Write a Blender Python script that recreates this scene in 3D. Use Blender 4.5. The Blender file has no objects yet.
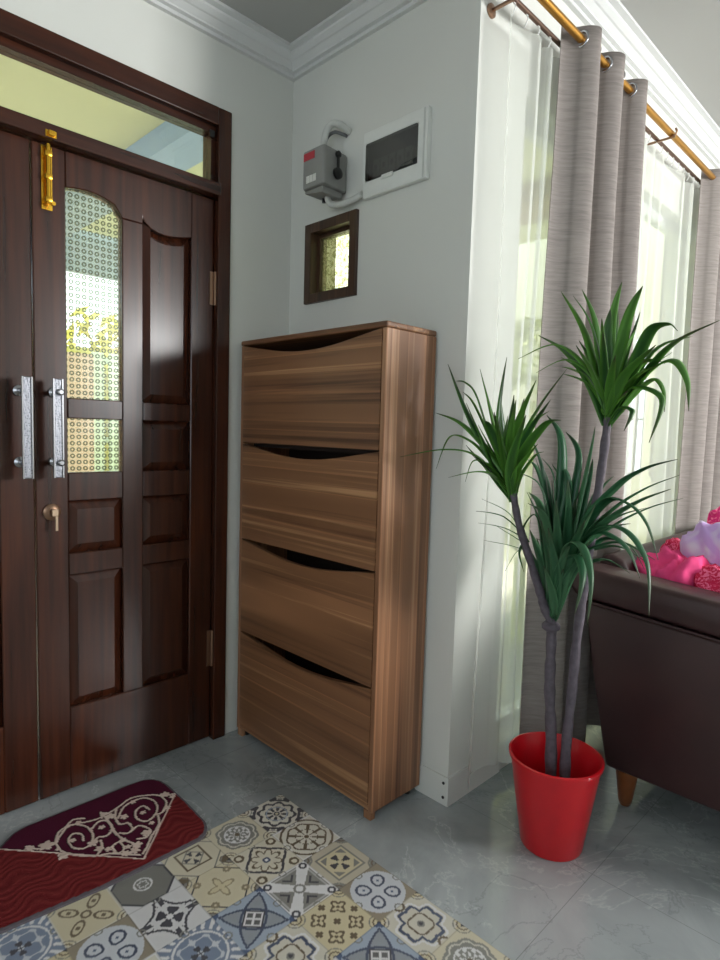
import bpy, bmesh, math, random
import numpy as np
from mathutils import Vector, Matrix, noise
sc = bpy.context.scene
C = sc.collection
PI = math.pi
random.seed(7)

# ------------------------------------------------------------------ materials
def lin(r, g, b):
    f = lambda c: (c/255/12.92) if c/255 <= .04045 else ((c/255+.055)/1.055)**2.4
    return (f(r), f(g), f(b), 1.0)

class NT:
    def __init__(s, name):
        s.m = bpy.data.materials.new(name); s.m.use_nodes = True
        s.t = s.m.node_tree; s.t.nodes.clear()
        s.out = s.n('ShaderNodeOutputMaterial')
    def n(s, ty, **k):
        nd = s.t.nodes.new(ty)
        for a, v in k.items(): setattr(nd, a, v)
        return nd
    def l(s, a, b): s.t.links.new(a, b)
    def ramp(s, fac, stops):
        r = s.n('ShaderNodeValToRGB'); e = r.color_ramp.elements
        while len(e) < len(stops): e.new(.5)
        for el, (p, c) in zip(e, stops): el.position = p; el.color = c
        s.l(fac, r.inputs[0]); return r.outputs[0]
    def coords(s, scale=(1,1,1), rot=(0,0,0)):
        tc = s.n('ShaderNodeTexCoord'); mp = s.n('ShaderNodeMapping')
        mp.inputs['Scale'].default_value = scale; mp.inputs['Rotation'].default_value = rot
        s.l(tc.outputs['Object'], mp.inputs[0]); return mp.outputs[0]
    def noise(s, vec, scale=5, detail=3, dist=0, rough=.5):
        nn = s.n('ShaderNodeTexNoise'); nn.inputs['Scale'].default_value = scale
        nn.inputs['Detail'].default_value = detail; nn.inputs['Distortion'].default_value = dist
        nn.inputs['Roughness'].default_value = rough
        s.l(vec, nn.inputs['Vector']); return nn.outputs['Fac']
    def mix(s, f, a, b, ty='MIX'):
        m = s.n('ShaderNodeMix', data_type='RGBA', blend_type=ty)
        for v, i in ((f, 0), (a, 6), (b, 7)):
            if hasattr(v, 'is_linked') or hasattr(v, 'links'): s.l(v, m.inputs[i])
            else: m.inputs[i].default_value = v
        return m.outputs[2]
    def math(s, op, a, b=0.0):
        m = s.n('ShaderNodeMath', operation=op)
        for v, i in ((a, 0), (b, 1)):
            if hasattr(v, 'links'): s.l(v, m.inputs[i])
            else: m.inputs[i].default_value = v
        return m.outputs[0]
    def bsdf(s, col, rough=.5, metal=0, coat=0, coat_rough=.1, spec=.5, bump=None, bstr=.2, bdist=.002):
        b = s.n('ShaderNodeBsdfPrincipled')
        if hasattr(col, 'links'): s.l(col, b.inputs['Base Color'])
        else: b.inputs['Base Color'].default_value = col
        if hasattr(rough, 'links'): s.l(rough, b.inputs['Roughness'])
        else: b.inputs['Roughness'].default_value = rough
        b.inputs['Metallic'].default_value = metal
        b.inputs['Coat Weight'].default_value = coat; b.inputs['Coat Roughness'].default_value = coat_rough
        b.inputs['Specular IOR Level'].default_value = spec
        if bump is not None:
            bp = s.n('ShaderNodeBump'); bp.inputs['Strength'].default_value = bstr; bp.inputs['Distance'].default_value = bdist
            s.l(bump, bp.inputs['Height']); s.l(bp.outputs[0], b.inputs['Normal'])
        s.b = b
        s.l(b.outputs[0], s.out.inputs[0]); return s.m

def plain(name, rgb, rough=.5, var=.06, scale=30, **k):
    t = NT(name); v = t.coords()
    f = t.noise(v, scale, 3)
    c = lin(*rgb); d = tuple(x*(1-var) for x in c[:3])+(1,); e = tuple(min(1, x*(1+var)) for x in c[:3])+(1,)
    return t.bsdf(t.ramp(f, [(.3, d), (.7, e)]), rough, bump=f, bstr=k.pop('bstr', .05), **k)

def wood(name, axis, dark, mid, light, sc_along=.4, sc_across=28, rough=.35, coat=.0, spec=.5, seed=0):
    t = NT(name)
    s = [sc_across]*3; s[axis] = sc_along
    v = t.coords(tuple(s))
    f1 = t.noise(v, 1.0, 5, .4, .6)
    s2 = [6.5]*3; s2[axis] = .25
    f2 = t.noise(t.coords(tuple(s2)), 1.0, 2, .3)
    f = t.math('ADD', t.math('MULTIPLY', f1, .62), t.math('MULTIPLY', f2, .38))
    col = t.ramp(f, [(.36, lin(*dark)), (.46, lin(*mid)), (.54, lin(*mid)), (.63, lin(*light))])
    s3 = [9]*3; s3[axis] = .05
    g = t.noise(t.coords(tuple(s3)), 1.0, 0)
    saw = t.math('FRACT', t.math('MULTIPLY', g, 6.0))
    col = t.mix(.75, col, t.ramp(saw, [(0, (.72,.72,.72,1)), (.85, (1,1,1,1)), (.93, (1.5,1.5,1.5,1)), (1, (.72,.72,.72,1))]), 'MULTIPLY')
    return t.bsdf(col, rough, coat=coat, spec=spec, bump=f1, bstr=.08)

M = {}
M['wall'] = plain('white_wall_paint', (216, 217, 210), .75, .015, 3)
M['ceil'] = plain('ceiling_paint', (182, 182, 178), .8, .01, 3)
M['cornice'] = plain('cornice_paint', (214, 215, 213), .6, .01, 3)
M['soffit'] = plain('cream_soffit_paint', (204, 206, 168), .8, .02, 2)
M['bluepaint'] = plain('blue_beam_paint', (150, 172, 196), .7, .02, 2)
M['brownpaint'] = plain('brown_beam_paint', (150, 130, 100), .7, .02, 2)
M['yard'] = plain('yard_concrete', (222, 216, 198), .9, .1, 4)
M['gardenwall'] = plain('garden_wall_paint', (216, 180, 150), .9, .05, 6)
M['porchwall'] = plain('porch_wall_paint', (205, 205, 178), .9, .03, 3)
M['alu'] = plain('white_aluminium', (225, 228, 228), .4, .02)
M['walnut_h'] = wood('walnut_laminate_along', 0, (84, 54, 36), (140, 98, 68), (196, 148, 106))
M['walnut_v'] = wood('walnut_laminate_upright', 2, (98, 62, 42), (150, 106, 76), (192, 146, 110))
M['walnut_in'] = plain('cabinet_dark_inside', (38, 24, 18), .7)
def doorwood(name, axis):
    t = NT(name)
    s = [40]*3; s[axis] = 2.0
    f = t.noise(t.coords(tuple(s)), 1.0, 4, .3)
    col = t.ramp(f, [(.3, lin(44, 21, 12)), (.55, lin(62, 30, 17)), (.8, lin(80, 39, 20))])
    f2 = t.noise(t.coords((1, 1, 1)), 9, 2)
    return t.bsdf(col, .27, coat=.12, coat_rough=.15, spec=.4, bump=f, bstr=.05)
M['dw_v'] = doorwood('varnished_door_wood', 2)
M['dw_h'] = doorwood('varnished_rail_wood', 1)
M['lightcasing'] = wood('brown_window_wood', 2, (50, 34, 24), (74, 52, 38), (92, 66, 48), .6, 30, .35)
M['casing'] = doorwood('varnished_casing_wood', 2)
M['casing_h'] = doorwood('varnished_header_wood', 1)
M['brass'] = plain('polished_brass', (226, 176, 58), .25, .05, metal=.9)
M['goldrod'] = plain('golden_rod_metal', (190, 138, 62), .3, .05, metal=.85)
M['bronze'] = plain('bronze_metal', (120, 96, 84), .3, .05, metal=.85)
M['chrome'] = plain('chrome', (176, 176, 180), .22, .03, metal=1)
def engraved():
    t = NT('engraved_silver'); v = t.coords()
    vo = t.n('ShaderNodeTexVoronoi'); vo.inputs['Scale'].default_value = 180; t.l(v, vo.inputs['Vector'])
    col = t.ramp(vo.outputs['Distance'], [(.1, lin(92, 94, 100)), (.5, lin(146, 148, 156))])
    return t.bsdf(col, .35, metal=.55, bump=vo.outputs['Distance'], bstr=.4, bdist=.001)
M['silver'] = engraved()
M['key'] = plain('key_metal', (190, 165, 140), .3, .05, metal=.9)
M['lockmetal'] = plain('lock_metal', (150, 120, 98), .3, .05, metal=.85)
M['red'] = plain('red_plastic', (200, 6, 24), .3, .03, coat=.2)
M['trunk'] = plain('grey_trunk', (92, 84, 92), .7, .25, 60, bstr=.4)
M['soil'] = plain('pot_filler', (50, 38, 34), .9, .3, 60)
M['gplastic'] = plain('grey_switch_plastic', (138, 138, 134), .45, .03)
M['wplastic'] = plain('white_plastic', (222, 224, 218), .35, .02)
M['label_red'] = plain('red_label', (176, 44, 56), .5)
M['label_white'] = plain('white_label', (222, 222, 216), .5)
M['black'] = plain('black_plastic', (16, 16, 16), .35)
M['dark_gap'] = plain('dark_breaker_inside', (58, 60, 58), .6, .2)
M['conduit'] = plain('grey_white_conduit', (196, 198, 192), .45)
M['cable'] = plain('grey_cable', (110, 112, 112), .5)
M['legwood'] = plain('sofa_leg_wood', (120, 66, 28), .35, .2, 20, coat=.3)
M['pink'] = plain('pink_cloth', (236, 70, 132), .85, .12, 14, bstr=.3)
def printed(name, base, spot, scale=60, thr=(.42, .5)):
    t = NT(name); f = t.noise(t.coords(), scale, 1, 1.5)
    return t.bsdf(t.ramp(f, [(thr[0], lin(*base)), (thr[1], lin(*spot))]), .85)
M['pinkprint'] = printed('pink_red_printed_cloth', (214, 20, 76), (246, 120, 160), 75, (.5, .58))
M['magenta'] = printed('magenta_cloth', (226, 28, 120), (250, 130, 170), 45, (.55, .62))
M['lilac'] = printed('lilac_cloth', (202, 166, 226), (224, 216, 236), 10, (.45, .7))
M['palegreen'] = printed('pale_green_white_cloth', (206, 224, 206), (238, 226, 236), 12, (.45, .6))
def leather():
    t = NT('brown_leather'); v = t.coords()
    f = t.noise(v, 4, 4); g = t.noise(v, 260, 2)
    return t.bsdf(t.ramp(f, [(.3, lin(50, 30, 31)), (.7, lin(66, 40, 39))]), .42, bump=g, bstr=.25, bdist=.001)
M['leather'] = leather()
def marble():
    t = NT('grey_marble_tile'); v = t.coords()
    f = t.noise(v, 2.3, 6, .8, .6)
    base = t.ramp(f, [(.3, lin(132, 139, 140)), (.5, lin(150, 156, 157)), (.72, lin(172, 177, 177))])
    n2 = t.noise(v, 1.9, 7, .9, .62)
    vein = t.math('ABSOLUTE', t.math('SUBTRACT', n2, .5))
    base = t.mix(t.ramp(vein, [(0, (.45,)*3+(1,)), (.004, (.2,)*3+(1,)), (.014, (0, 0, 0, 1))]), base, lin(196, 200, 200))
    n3 = t.noise(v, 3.1, 7, .8, .62)
    vein2 = t.math('ABSOLUTE', t.math('SUBTRACT', n3, .47))
    base = t.mix(t.ramp(vein2, [(0, (.3,)*3+(1,)), (.012, (0, 0, 0, 1))]), base, lin(92, 100, 102))
    # 60 cm joints
    sep = t.n('ShaderNodeSeparateXYZ'); t.l(v, sep.inputs[0])
    js = []
    for ax, off in ((0, .17), (1, .25)):
        fr = t.math('FRACT', t.math('MULTIPLY', t.math('ADD', sep.outputs[ax], off+6), 1/.6))
        js.append(t.math('LESS_THAN', t.math('ABSOLUTE', t.math('SUBTRACT', fr, .5)), .0016))
    j = t.math('MAXIMUM', js[0], js[1])
    base = t.mix(t.math('MULTIPLY', j, .5), base, lin(90, 95, 96))
    return t.bsdf(base, .13, spec=.6)
M['marble'] = marble()
def attr_mat(name, rough, bscale=0, spec=.5, coat=0):
    t = NT(name); a = t.n('ShaderNodeAttribute', attribute_name='Col')
    if bscale:
        g = t.noise(t.coords(), bscale, 3)
        return t.bsdf(a.outputs['Color'], rough, spec=spec, bump=g, bstr=.6, bdist=.003)
    return t.bsdf(a.outputs['Color'], rough, spec=spec, coat=coat)
M['pattern'] = attr_mat('patterned_ceramic_tile', .3, 0, .4)
M['plush'] = attr_mat('plush_mat_pile', .95, 260, .1)
M['matedge'] = plain('mat_grey_binding', (84, 78, 84), .9, .1, 90)
def leafmat():
    t = NT('green_leaf')
    a = t.n('ShaderNodeAttribute', attribute_name='Col')
    b = t.bsdf(a.outputs['Color'], .38)
    tr = t.n('ShaderNodeBsdfTranslucent'); t.l(a.outputs['Color'], tr.inputs[0])
    mx = t.n('ShaderNodeMixShader'); mx.inputs[0].default_value = .25
    t.l(t.b.outputs[0], mx.inputs[1]); t.l(tr.outputs[0], mx.inputs[2]); t.l(mx.outputs[0], t.out.inputs[0])
    return t.m
M['leaf'] = leafmat()
M['palm'] = plain('pale_palm_leaf', (222, 230, 160), .6, .2, 8)
M['hedge'] = plain('yellow_green_hedge', (206, 196, 70), .8, .4, 5)
M['fence'] = plain('dark_grille_paint', (96, 98, 92), .6)
M['gate'] = plain('pale_green_gate', (205, 222, 190), .6)
def cloth(name, rgb, transp, transl, weave=0):
    t = NT(name)
    d = t.n('ShaderNodeBsdfDiffuse'); d.inputs[0].default_value = lin(*rgb)
    if weave:
        f = t.noise(t.coords((26, 26, 520)), 1, 3, .2); f2 = t.noise(t.coords((9, 9, 120)), 1, 2)
        ff = t.math('ADD', t.math('MULTIPLY', f, .5), t.math('MULTIPLY', f2, .5))
        c0 = lin(*rgb)
        c = t.ramp(ff, [(.36, tuple(x*.80 for x in c0[:3])+(1,)), (.5, c0), (.66, tuple(min(1, x*1.18) for x in c0[:3])+(1,))])
        t.l(c, d.inputs[0])
    l = t.n('ShaderNodeBsdfTranslucent'); l.inputs[0].default_value = lin(*rgb)
    m1 = t.n('ShaderNodeMixShader'); m1.inputs[0].default_value = transl
    t.l(d.outputs[0], m1.inputs[1]); t.l(l.outputs[0], m1.inputs[2])
    if transp > 0:
        tp = t.n('ShaderNodeBsdfTransparent')
        m2 = t.n('ShaderNodeMixShader'); m2.inputs[0].default_value = 1-transp
        t.l(tp.outputs[0], m2.inputs[1]); t.l(m1.outputs[0], m2.inputs[2]); t.l(m2.outputs[0], t.out.inputs[0])
    else: t.l(m1.outputs[0], t.out.inputs[0])
    return t.m
M['sheer'] = cloth('white_sheer_voile', (236, 238, 232), .50, .5)
M['drape'] = cloth('taupe_slub_cloth', (158, 150, 145), 0, .2, 1)
M['ring'] = plain('white_curtain_hook', (232, 232, 228), .4)
def glass(name='clear_glass', tint=(.93, .95, .93, 1), gl=.07, rough=.02):
    t = NT(name); tp = t.n('ShaderNodeBsdfTransparent'); tp.inputs[0].default_value = tint
    g = t.n('ShaderNodeBsdfGlossy'); g.inputs['Roughness'].default_value = rough
    m = t.n('ShaderNodeMixShader'); m.inputs[0].default_value = gl
    t.l(tp.outputs[0], m.inputs[1]); t.l(g.outputs[0], m.inputs[2]); t.l(m.outputs[0], t.out.inputs[0]); return t.m
M['glass'] = glass()
M['smoked'] = glass('smoked_plastic', (.42, .44, .42, 1), .08, .08)
def ringglass():
    t = NT('ring_pattern_glass'); v = t.coords()
    sep = t.n('ShaderNodeSeparateXYZ'); t.l(v, sep.inputs[0])
    def cell(o): return t.math('SUBTRACT', t.math('FRACT', t.math('MULTIPLY', t.math('ADD', o, 5.0), 1/.0200)), .5)
    a, b = cell(sep.outputs[1]), cell(sep.outputs[2])
    r = t.math('SQRT', t.math('ADD', t.math('MULTIPLY', a, a), t.math('MULTIPLY', b, b)))
    ring = t.math('LESS_THAN', t.math('ABSOLUTE', t.math('SUBTRACT', r, .27)), .085)
    tp = t.n('ShaderNodeBsdfTransparent'); t.l(t.mix(ring, (.94, .96, .9, 1), (.30, .34, .26, 1)), tp.inputs[0])
    tl = t.n('ShaderNodeBsdfTranslucent'); tl.inputs[0].default_value = (.8, .82, .72, 1)
    m = t.n('ShaderNodeMixShader'); m.inputs[0].default_value = .12
    t.l(tp.outputs[0], m.inputs[1]); t.l(tl.outputs[0], m.inputs[2])
    g = t.n('ShaderNodeBsdfGlossy'); g.inputs['Roughness'].default_value = .1
    m2 = t.n('ShaderNodeMixShader'); m2.inputs[0].default_value = .04
    t.l(m.outputs[0], m2.inputs[1]); t.l(g.outputs[0], m2.inputs[2]); t.l(m2.outputs[0], t.out.inputs[0])
    return t.m
M['ringglass'] = ringglass()
def hammered():
    t = NT('hammered_cream_glass'); v = t.coords()
    f = t.noise(v, 32, 1, 2.0)
    e = t.math('ABSOLUTE', t.math('SUBTRACT', f, .5))
    c = t.ramp(e, [(.0, (.45, .45, .22, 1)), (.03, (.7, .7, .45, 1)), (.07, (.98, .97, .80, 1))])
    tp = t.n('ShaderNodeBsdfTransparent'); t.l(c, tp.inputs[0])
    tl = t.n('ShaderNodeBsdfTranslucent'); t.l(c, tl.inputs[0])
    m = t.n('ShaderNodeMixShader'); m.inputs[0].default_value = .2
    t.l(tp.outputs[0], m.inputs[1]); t.l(tl.outputs[0], m.inputs[2]); t.l(m.outputs[0], t.out.inputs[0]); return t.m
M['hammered'] = hammered()

# ------------------------------------------------------------------ mesh helpers
def add_box(bm, x0, x1, y0, y1, z0, z1, bev=0, seg=2):
    g = bmesh.ops.create_cube(bm, size=1)
    for v in g['verts']:
        v.co = Vector(((x0+x1)/2+v.co.x*(x1-x0), (y0+y1)/2+v.co.y*(y1-y0), (z0+z1)/2+v.co.z*(z1-z0)))
    if bev:
        es = {e for v in g['verts'] for e in v.link_edges}
        bmesh.ops.bevel(bm, geom=list(es), offset=bev, segments=seg, affect='EDGES', profile=.5)
def add_prism(bm, pts, axis, a0, a1, bev=0, seg=2):
    """polygon pts in the other two axes, extruded along axis"""
    def P(p, a):
        q = list(p); q.insert(axis, a); return Vector(q)
    v0 = [bm.verts.new(P(p, a0)) for p in pts]; v1 = [bm.verts.new(P(p, a1)) for p in pts]
    n = len(pts); fs = [bm.faces.new(v0), bm.faces.new(v1[::-1])]
    for i in range(n): fs.append(bm.faces.new((v0[i], v1[i], v1[(i+1) % n], v0[(i+1) % n])))
    bmesh.ops.recalc_face_normals(bm, faces=fs)
    if bev:
        es = {e for f in fs for e in f.edges}
        bmesh.ops.bevel(bm, geom=list(es), offset=bev, segments=seg, affect='EDGES', profile=.5)
def smooth_path(pts, n=6):
    pts = [Vector(p) for p in pts]; out = []
    for i in range(len(pts)-1):
        p0 = pts[max(i-1, 0)]; p1 = pts[i]; p2 = pts[i+1]; p3 = pts[min(i+2, len(pts)-1)]
        for k in range(n):
            t = k/n
            out.append(.5*((2*p1)+(p2-p0)*t+(2*p0-5*p1+4*p2-p3)*t*t+(3*p1-p0-3*p2+p3)*t**3))
    out.append(pts[-1]); return out
def add_tube(bm, pts, r, seg=12, cap=True):
    pts = [Vector(p) for p in pts]; n = len(pts)
    rs = r if isinstance(r, (list, tuple)) else [r]*n
    if len(rs) != n: rs = [rs[0]+(rs[-1]-rs[0])*i/(n-1) for i in range(n)]
    rings = []; prev = None
    for i, p in enumerate(pts):
        t = (pts[min(i+1, n-1)]-pts[max(i-1, 0)]).normalized()
        if prev is None:
            a = Vector((0, 0, 1)) if abs(t.z) < .9 else Vector((1, 0, 0)); u = t.cross(a).normalized()
        else: u = (prev-t*prev.dot(t)).normalized()
        prev = u; w = t.cross(u)
        rings.append([bm.verts.new(p+(u*math.cos(2*PI*k/seg)+w*math.sin(2*PI*k/seg))*rs[i]) for k in range(seg)])
    for a, b in zip(rings, rings[1:]):
        for k in range(seg): bm.faces.new((a[k], a[(k+1) % seg], b[(k+1) % seg], b[k]))
    if cap: bm.faces.new(rings[0][::-1]); bm.faces.new(rings[-1])
def add_lathe(bm, prof, centre, seg=32, axis=2):
    """prof = [(r, h)...] around axis"""
    c = Vector(centre); rings = []
    for r, h in prof:
        ring = []
        for k in range(seg):
            a = 2*PI*k/seg; o = [r*math.cos(a), r*math.sin(a)]; o.insert(axis, h)
            ring.append(bm.verts.new(c+Vector(o)))
        rings.append(ring)
    for a, b in zip(rings, rings[1:]):
        for k in range(seg): bm.faces.new((a[k], a[(k+1) % seg], b[(k+1) % seg], b[k]))
    bm.faces.new(rings[0][::-1]); bm.faces.new(rings[-1])
    bmesh.ops.recalc_face_normals(bm, faces=bm.faces[:])
def obj(name, bm, mat, parent=None, smooth=None, solid=0):
    me = bpy.data.meshes.new(name); bm.to_mesh(me); bm.free()
    o = bpy.data.objects.new(name, me); C.objects.link(o); me.materials.append(mat)
    if parent is not None:
        o.parent = parent; off = Vector(parent.get('_o', (0, 0, 0)))
        # geometry is written in world coordinates: bring it into the parent's frame
        w = world_loc(parent); me.transform(Matrix.Translation(-w))
    if smooth is not None:
        for p in me.polygons: p.use_smooth = True
        if smooth < 180:
            me.set_sharp_from_angle(angle=math.radians(smooth))
    if solid:
        m = o.modifiers.new('thick', 'SOLIDIFY'); m.thickness = solid; m.offset = 0
    return o
def world_loc(o):
    v = Vector((0, 0, 0))
    while o is not None: v += o.location; o = o.parent
    return v
def tag(o, label, cat, group=None):
    o['label'] = label; o['category'] = cat
    if group: o['group'] = group
    return o
def thing(name, label, cat, loc, group=None):
    o = bpy.data.objects.new(name, None); C.objects.link(o); o.location = loc; o.empty_display_size = .05
    return tag(o, label, cat, group)
def struct(name, bm, mat, parent=None, **k):
    o = obj(name, bm, mat, parent, **k)
    if parent is None: o['kind'] = 'structure'
    return o
def boxobj(name, mat, parent, *b, bev=0, **k):
    bm = bmesh.new(); add_box(bm, *b, bev=bev); return obj(name, bm, mat, parent, **k)
def sbox(name, mat, *bs, parent=None):
    bm = bmesh.new()
    for b in bs: add_box(bm, *b)
    return struct(name, bm, mat, parent)
def set_cols(o, cols):
    """cols: (nverts,4) linear"""
    at = o.data.color_attributes.new('Col', 'FLOAT_COLOR', 'POINT')
    at.data.foreach_set('color', np.asarray(cols, dtype=np.float32).ravel())

# ------------------------------------------------------------------ room shell
W = .87; XR = 4.6; YB = -3.4; YF = 4.0; ZC = 2.62; ZL = 2.765
DR, DM = -.284, -.946           # door casing right edge, seam
DL = 2*DM-DR                    # -1.608
sbox('wall_left', M['wall'], (-.15, 0, YB-.15, DL, 0, 2.9), (-.15, 0, DR, .15, 0, 2.9), (-.15, 0, DL, DR, 2.323, 2.9))
wx0, wx1, wz0, wz1 = .105, .387, 1.681, 1.978
sbox('wall_back', M['wall'], (0, wx0, 0, .15, 0, 2.9), (wx1, W, 0, .15, 0, 2.9), (wx0, wx1, 0, .15, 0, wz0), (wx0, wx1, 0, .15, wz1, 2.9))
WY0, WY1, WZ0, WZ1 = .27, 2.02, .10, 2.30
sbox('wall_window_side', M['wall'], (W-.15, W, .15, WY0, 0, 2.9), (W-.15, W, WY1, YF+.15, 0, 2.9),
     (W-.15, W, WY0, WY1, 0, WZ0), (W-.15, W, WY0, WY1, WZ1, 2.9))
sbox('wall_far', M['wall'], (W, XR+.15, YF, YF+.15, 0, 2.9))
RY0, RY1, RZ0, RZ1 = .9, 3.3, 1.0, 2.5
sbox('wall_right', M['wall'], (XR, XR+.15, YB-.15, RY0, 0, 2.9), (XR, XR+.15, RY1, YF, 0, 2.9),
     (XR, XR+.15, RY0, RY1, 0, RZ0), (XR, XR+.15, RY0, RY1, RZ1, 2.9))
BX0, BX1 = 1.2, 3.9
sbox('wall_rear', M['wall'], (0, BX0, YB-.15, YB, 0, 2.9), (BX1, XR, YB-.15, YB, 0, 2.9),
     (BX0, BX1, YB-.15, YB, 0, .85), (BX0, BX1, YB-.15, YB, 2.3, 2.9))
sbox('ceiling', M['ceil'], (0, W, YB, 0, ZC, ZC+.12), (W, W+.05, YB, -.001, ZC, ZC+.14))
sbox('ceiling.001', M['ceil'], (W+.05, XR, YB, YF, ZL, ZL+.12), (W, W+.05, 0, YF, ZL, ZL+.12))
sbox('floor', M['marble'], (-.15, XR+.15, YB-.15, YF+.15, -.1, 0))

# window units with grid mullions in the two walls behind the camera
def window_unit(name, x0, x1, y0, y1, z0, z1, axis, nv, nh):
    bm = bmesh.new(); f = .045
    u0, u1 = (y0, y1) if axis == 0 else (x0, x1)
    def B(a0, a1, b0, b1):
        if axis == 0: add_box(bm, x0, x1, a0, a1, b0, b1)
        else: add_box(bm, a0, a1, y0, y1, b0, b1)
    B(u0, u0+f, z0, z1); B(u1-f, u1, z0, z1); B(u0+f, u1-f, z0, z0+f); B(u0+f, u1-f, z1-f, z1)
    for i in range(1, nv): 
        c = u0+(u1-u0)*i/nv; B(c-.02, c+.02, z0+f, z1-f)
    for i in range(1, nh):
        c = z0+(z1-z0)*i/nh; 
        for j in range(nv):
            a = u0+(u1-u0)*j/nv+(f if j == 0 else .02); b = u0+(u1-u0)*(j+1)/nv-(f if j == nv-1 else .02)
            B(a, b, c-.012, c+.012)
    return struct(name, bm, M['alu'])
window_unit('window_3', XR+.05, XR+.09, RY0, RY1, RZ0, RZ1, 0, 4, 3)
window_unit('window_4', BX0, BX1, YB-.09, YB-.05, .85, 2.3, 1, 5, 4)

# cornices: stepped plaster profile (offset from wall, z below ceiling)
PROF = [(0, 0), (.085, 0), (.085, -.010), (.066, -.014), (.066, -.022), (.052, -.034), (.046, -.036), (.030, -.052), (.030, -.058), (.016, -.060), (.016, -.072), (0, -.072)]
def cornice(name, p, d, nrm, length, zc, m0=0, m1=0, s=1.0):
    """p start on wall, d along, nrm into the room; m = mitre at each end (+1 inside corner, -1 outside)"""
    bm = bmesh.new(); p = Vector(p); d = Vector(d); nrm = Vector(nrm); r0 = []; r1 = []
    for o, h in PROF:
        o *= s; h *= s
        r0.append(bm.verts.new(p+nrm*o+d*(m0*o)+Vector((0, 0, zc+h-.0005))))
        r1.append(bm.verts.new(p+nrm*o+d*(length-m1*o)+Vector((0, 0, zc+h-.0005))))
    n = len(PROF); bm.faces.new(r0); bm.faces.new(r1[::-1])
    for i in range(n): bm.faces.new((r0[i], r1[i], r1[(i+1) % n], r0[(i+1) % n]))
    bmesh.ops.recalc_face_normals(bm, faces=bm.faces[:])
    return struct(name, bm, M['cornice'])
cornice('trim_1', (0, YB, 0), (0, 1, 0), (1, 0, 0), -YB, ZC, 0, 1)
cornice('trim_2', (0, 0, 0), (1, 0, 0), (0, -1, 0), W, ZC, 1, 0)
cornice('trim_3', (W, 0, 0), (0, 1, 0), (1, 0, 0), YF, ZL, 0, 1, 1.08)
cornice('trim_4', (W, YF, 0), (1, 0, 0), (0, -1, 0), XR-W, ZL, 1, 0, 1.08)
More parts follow.
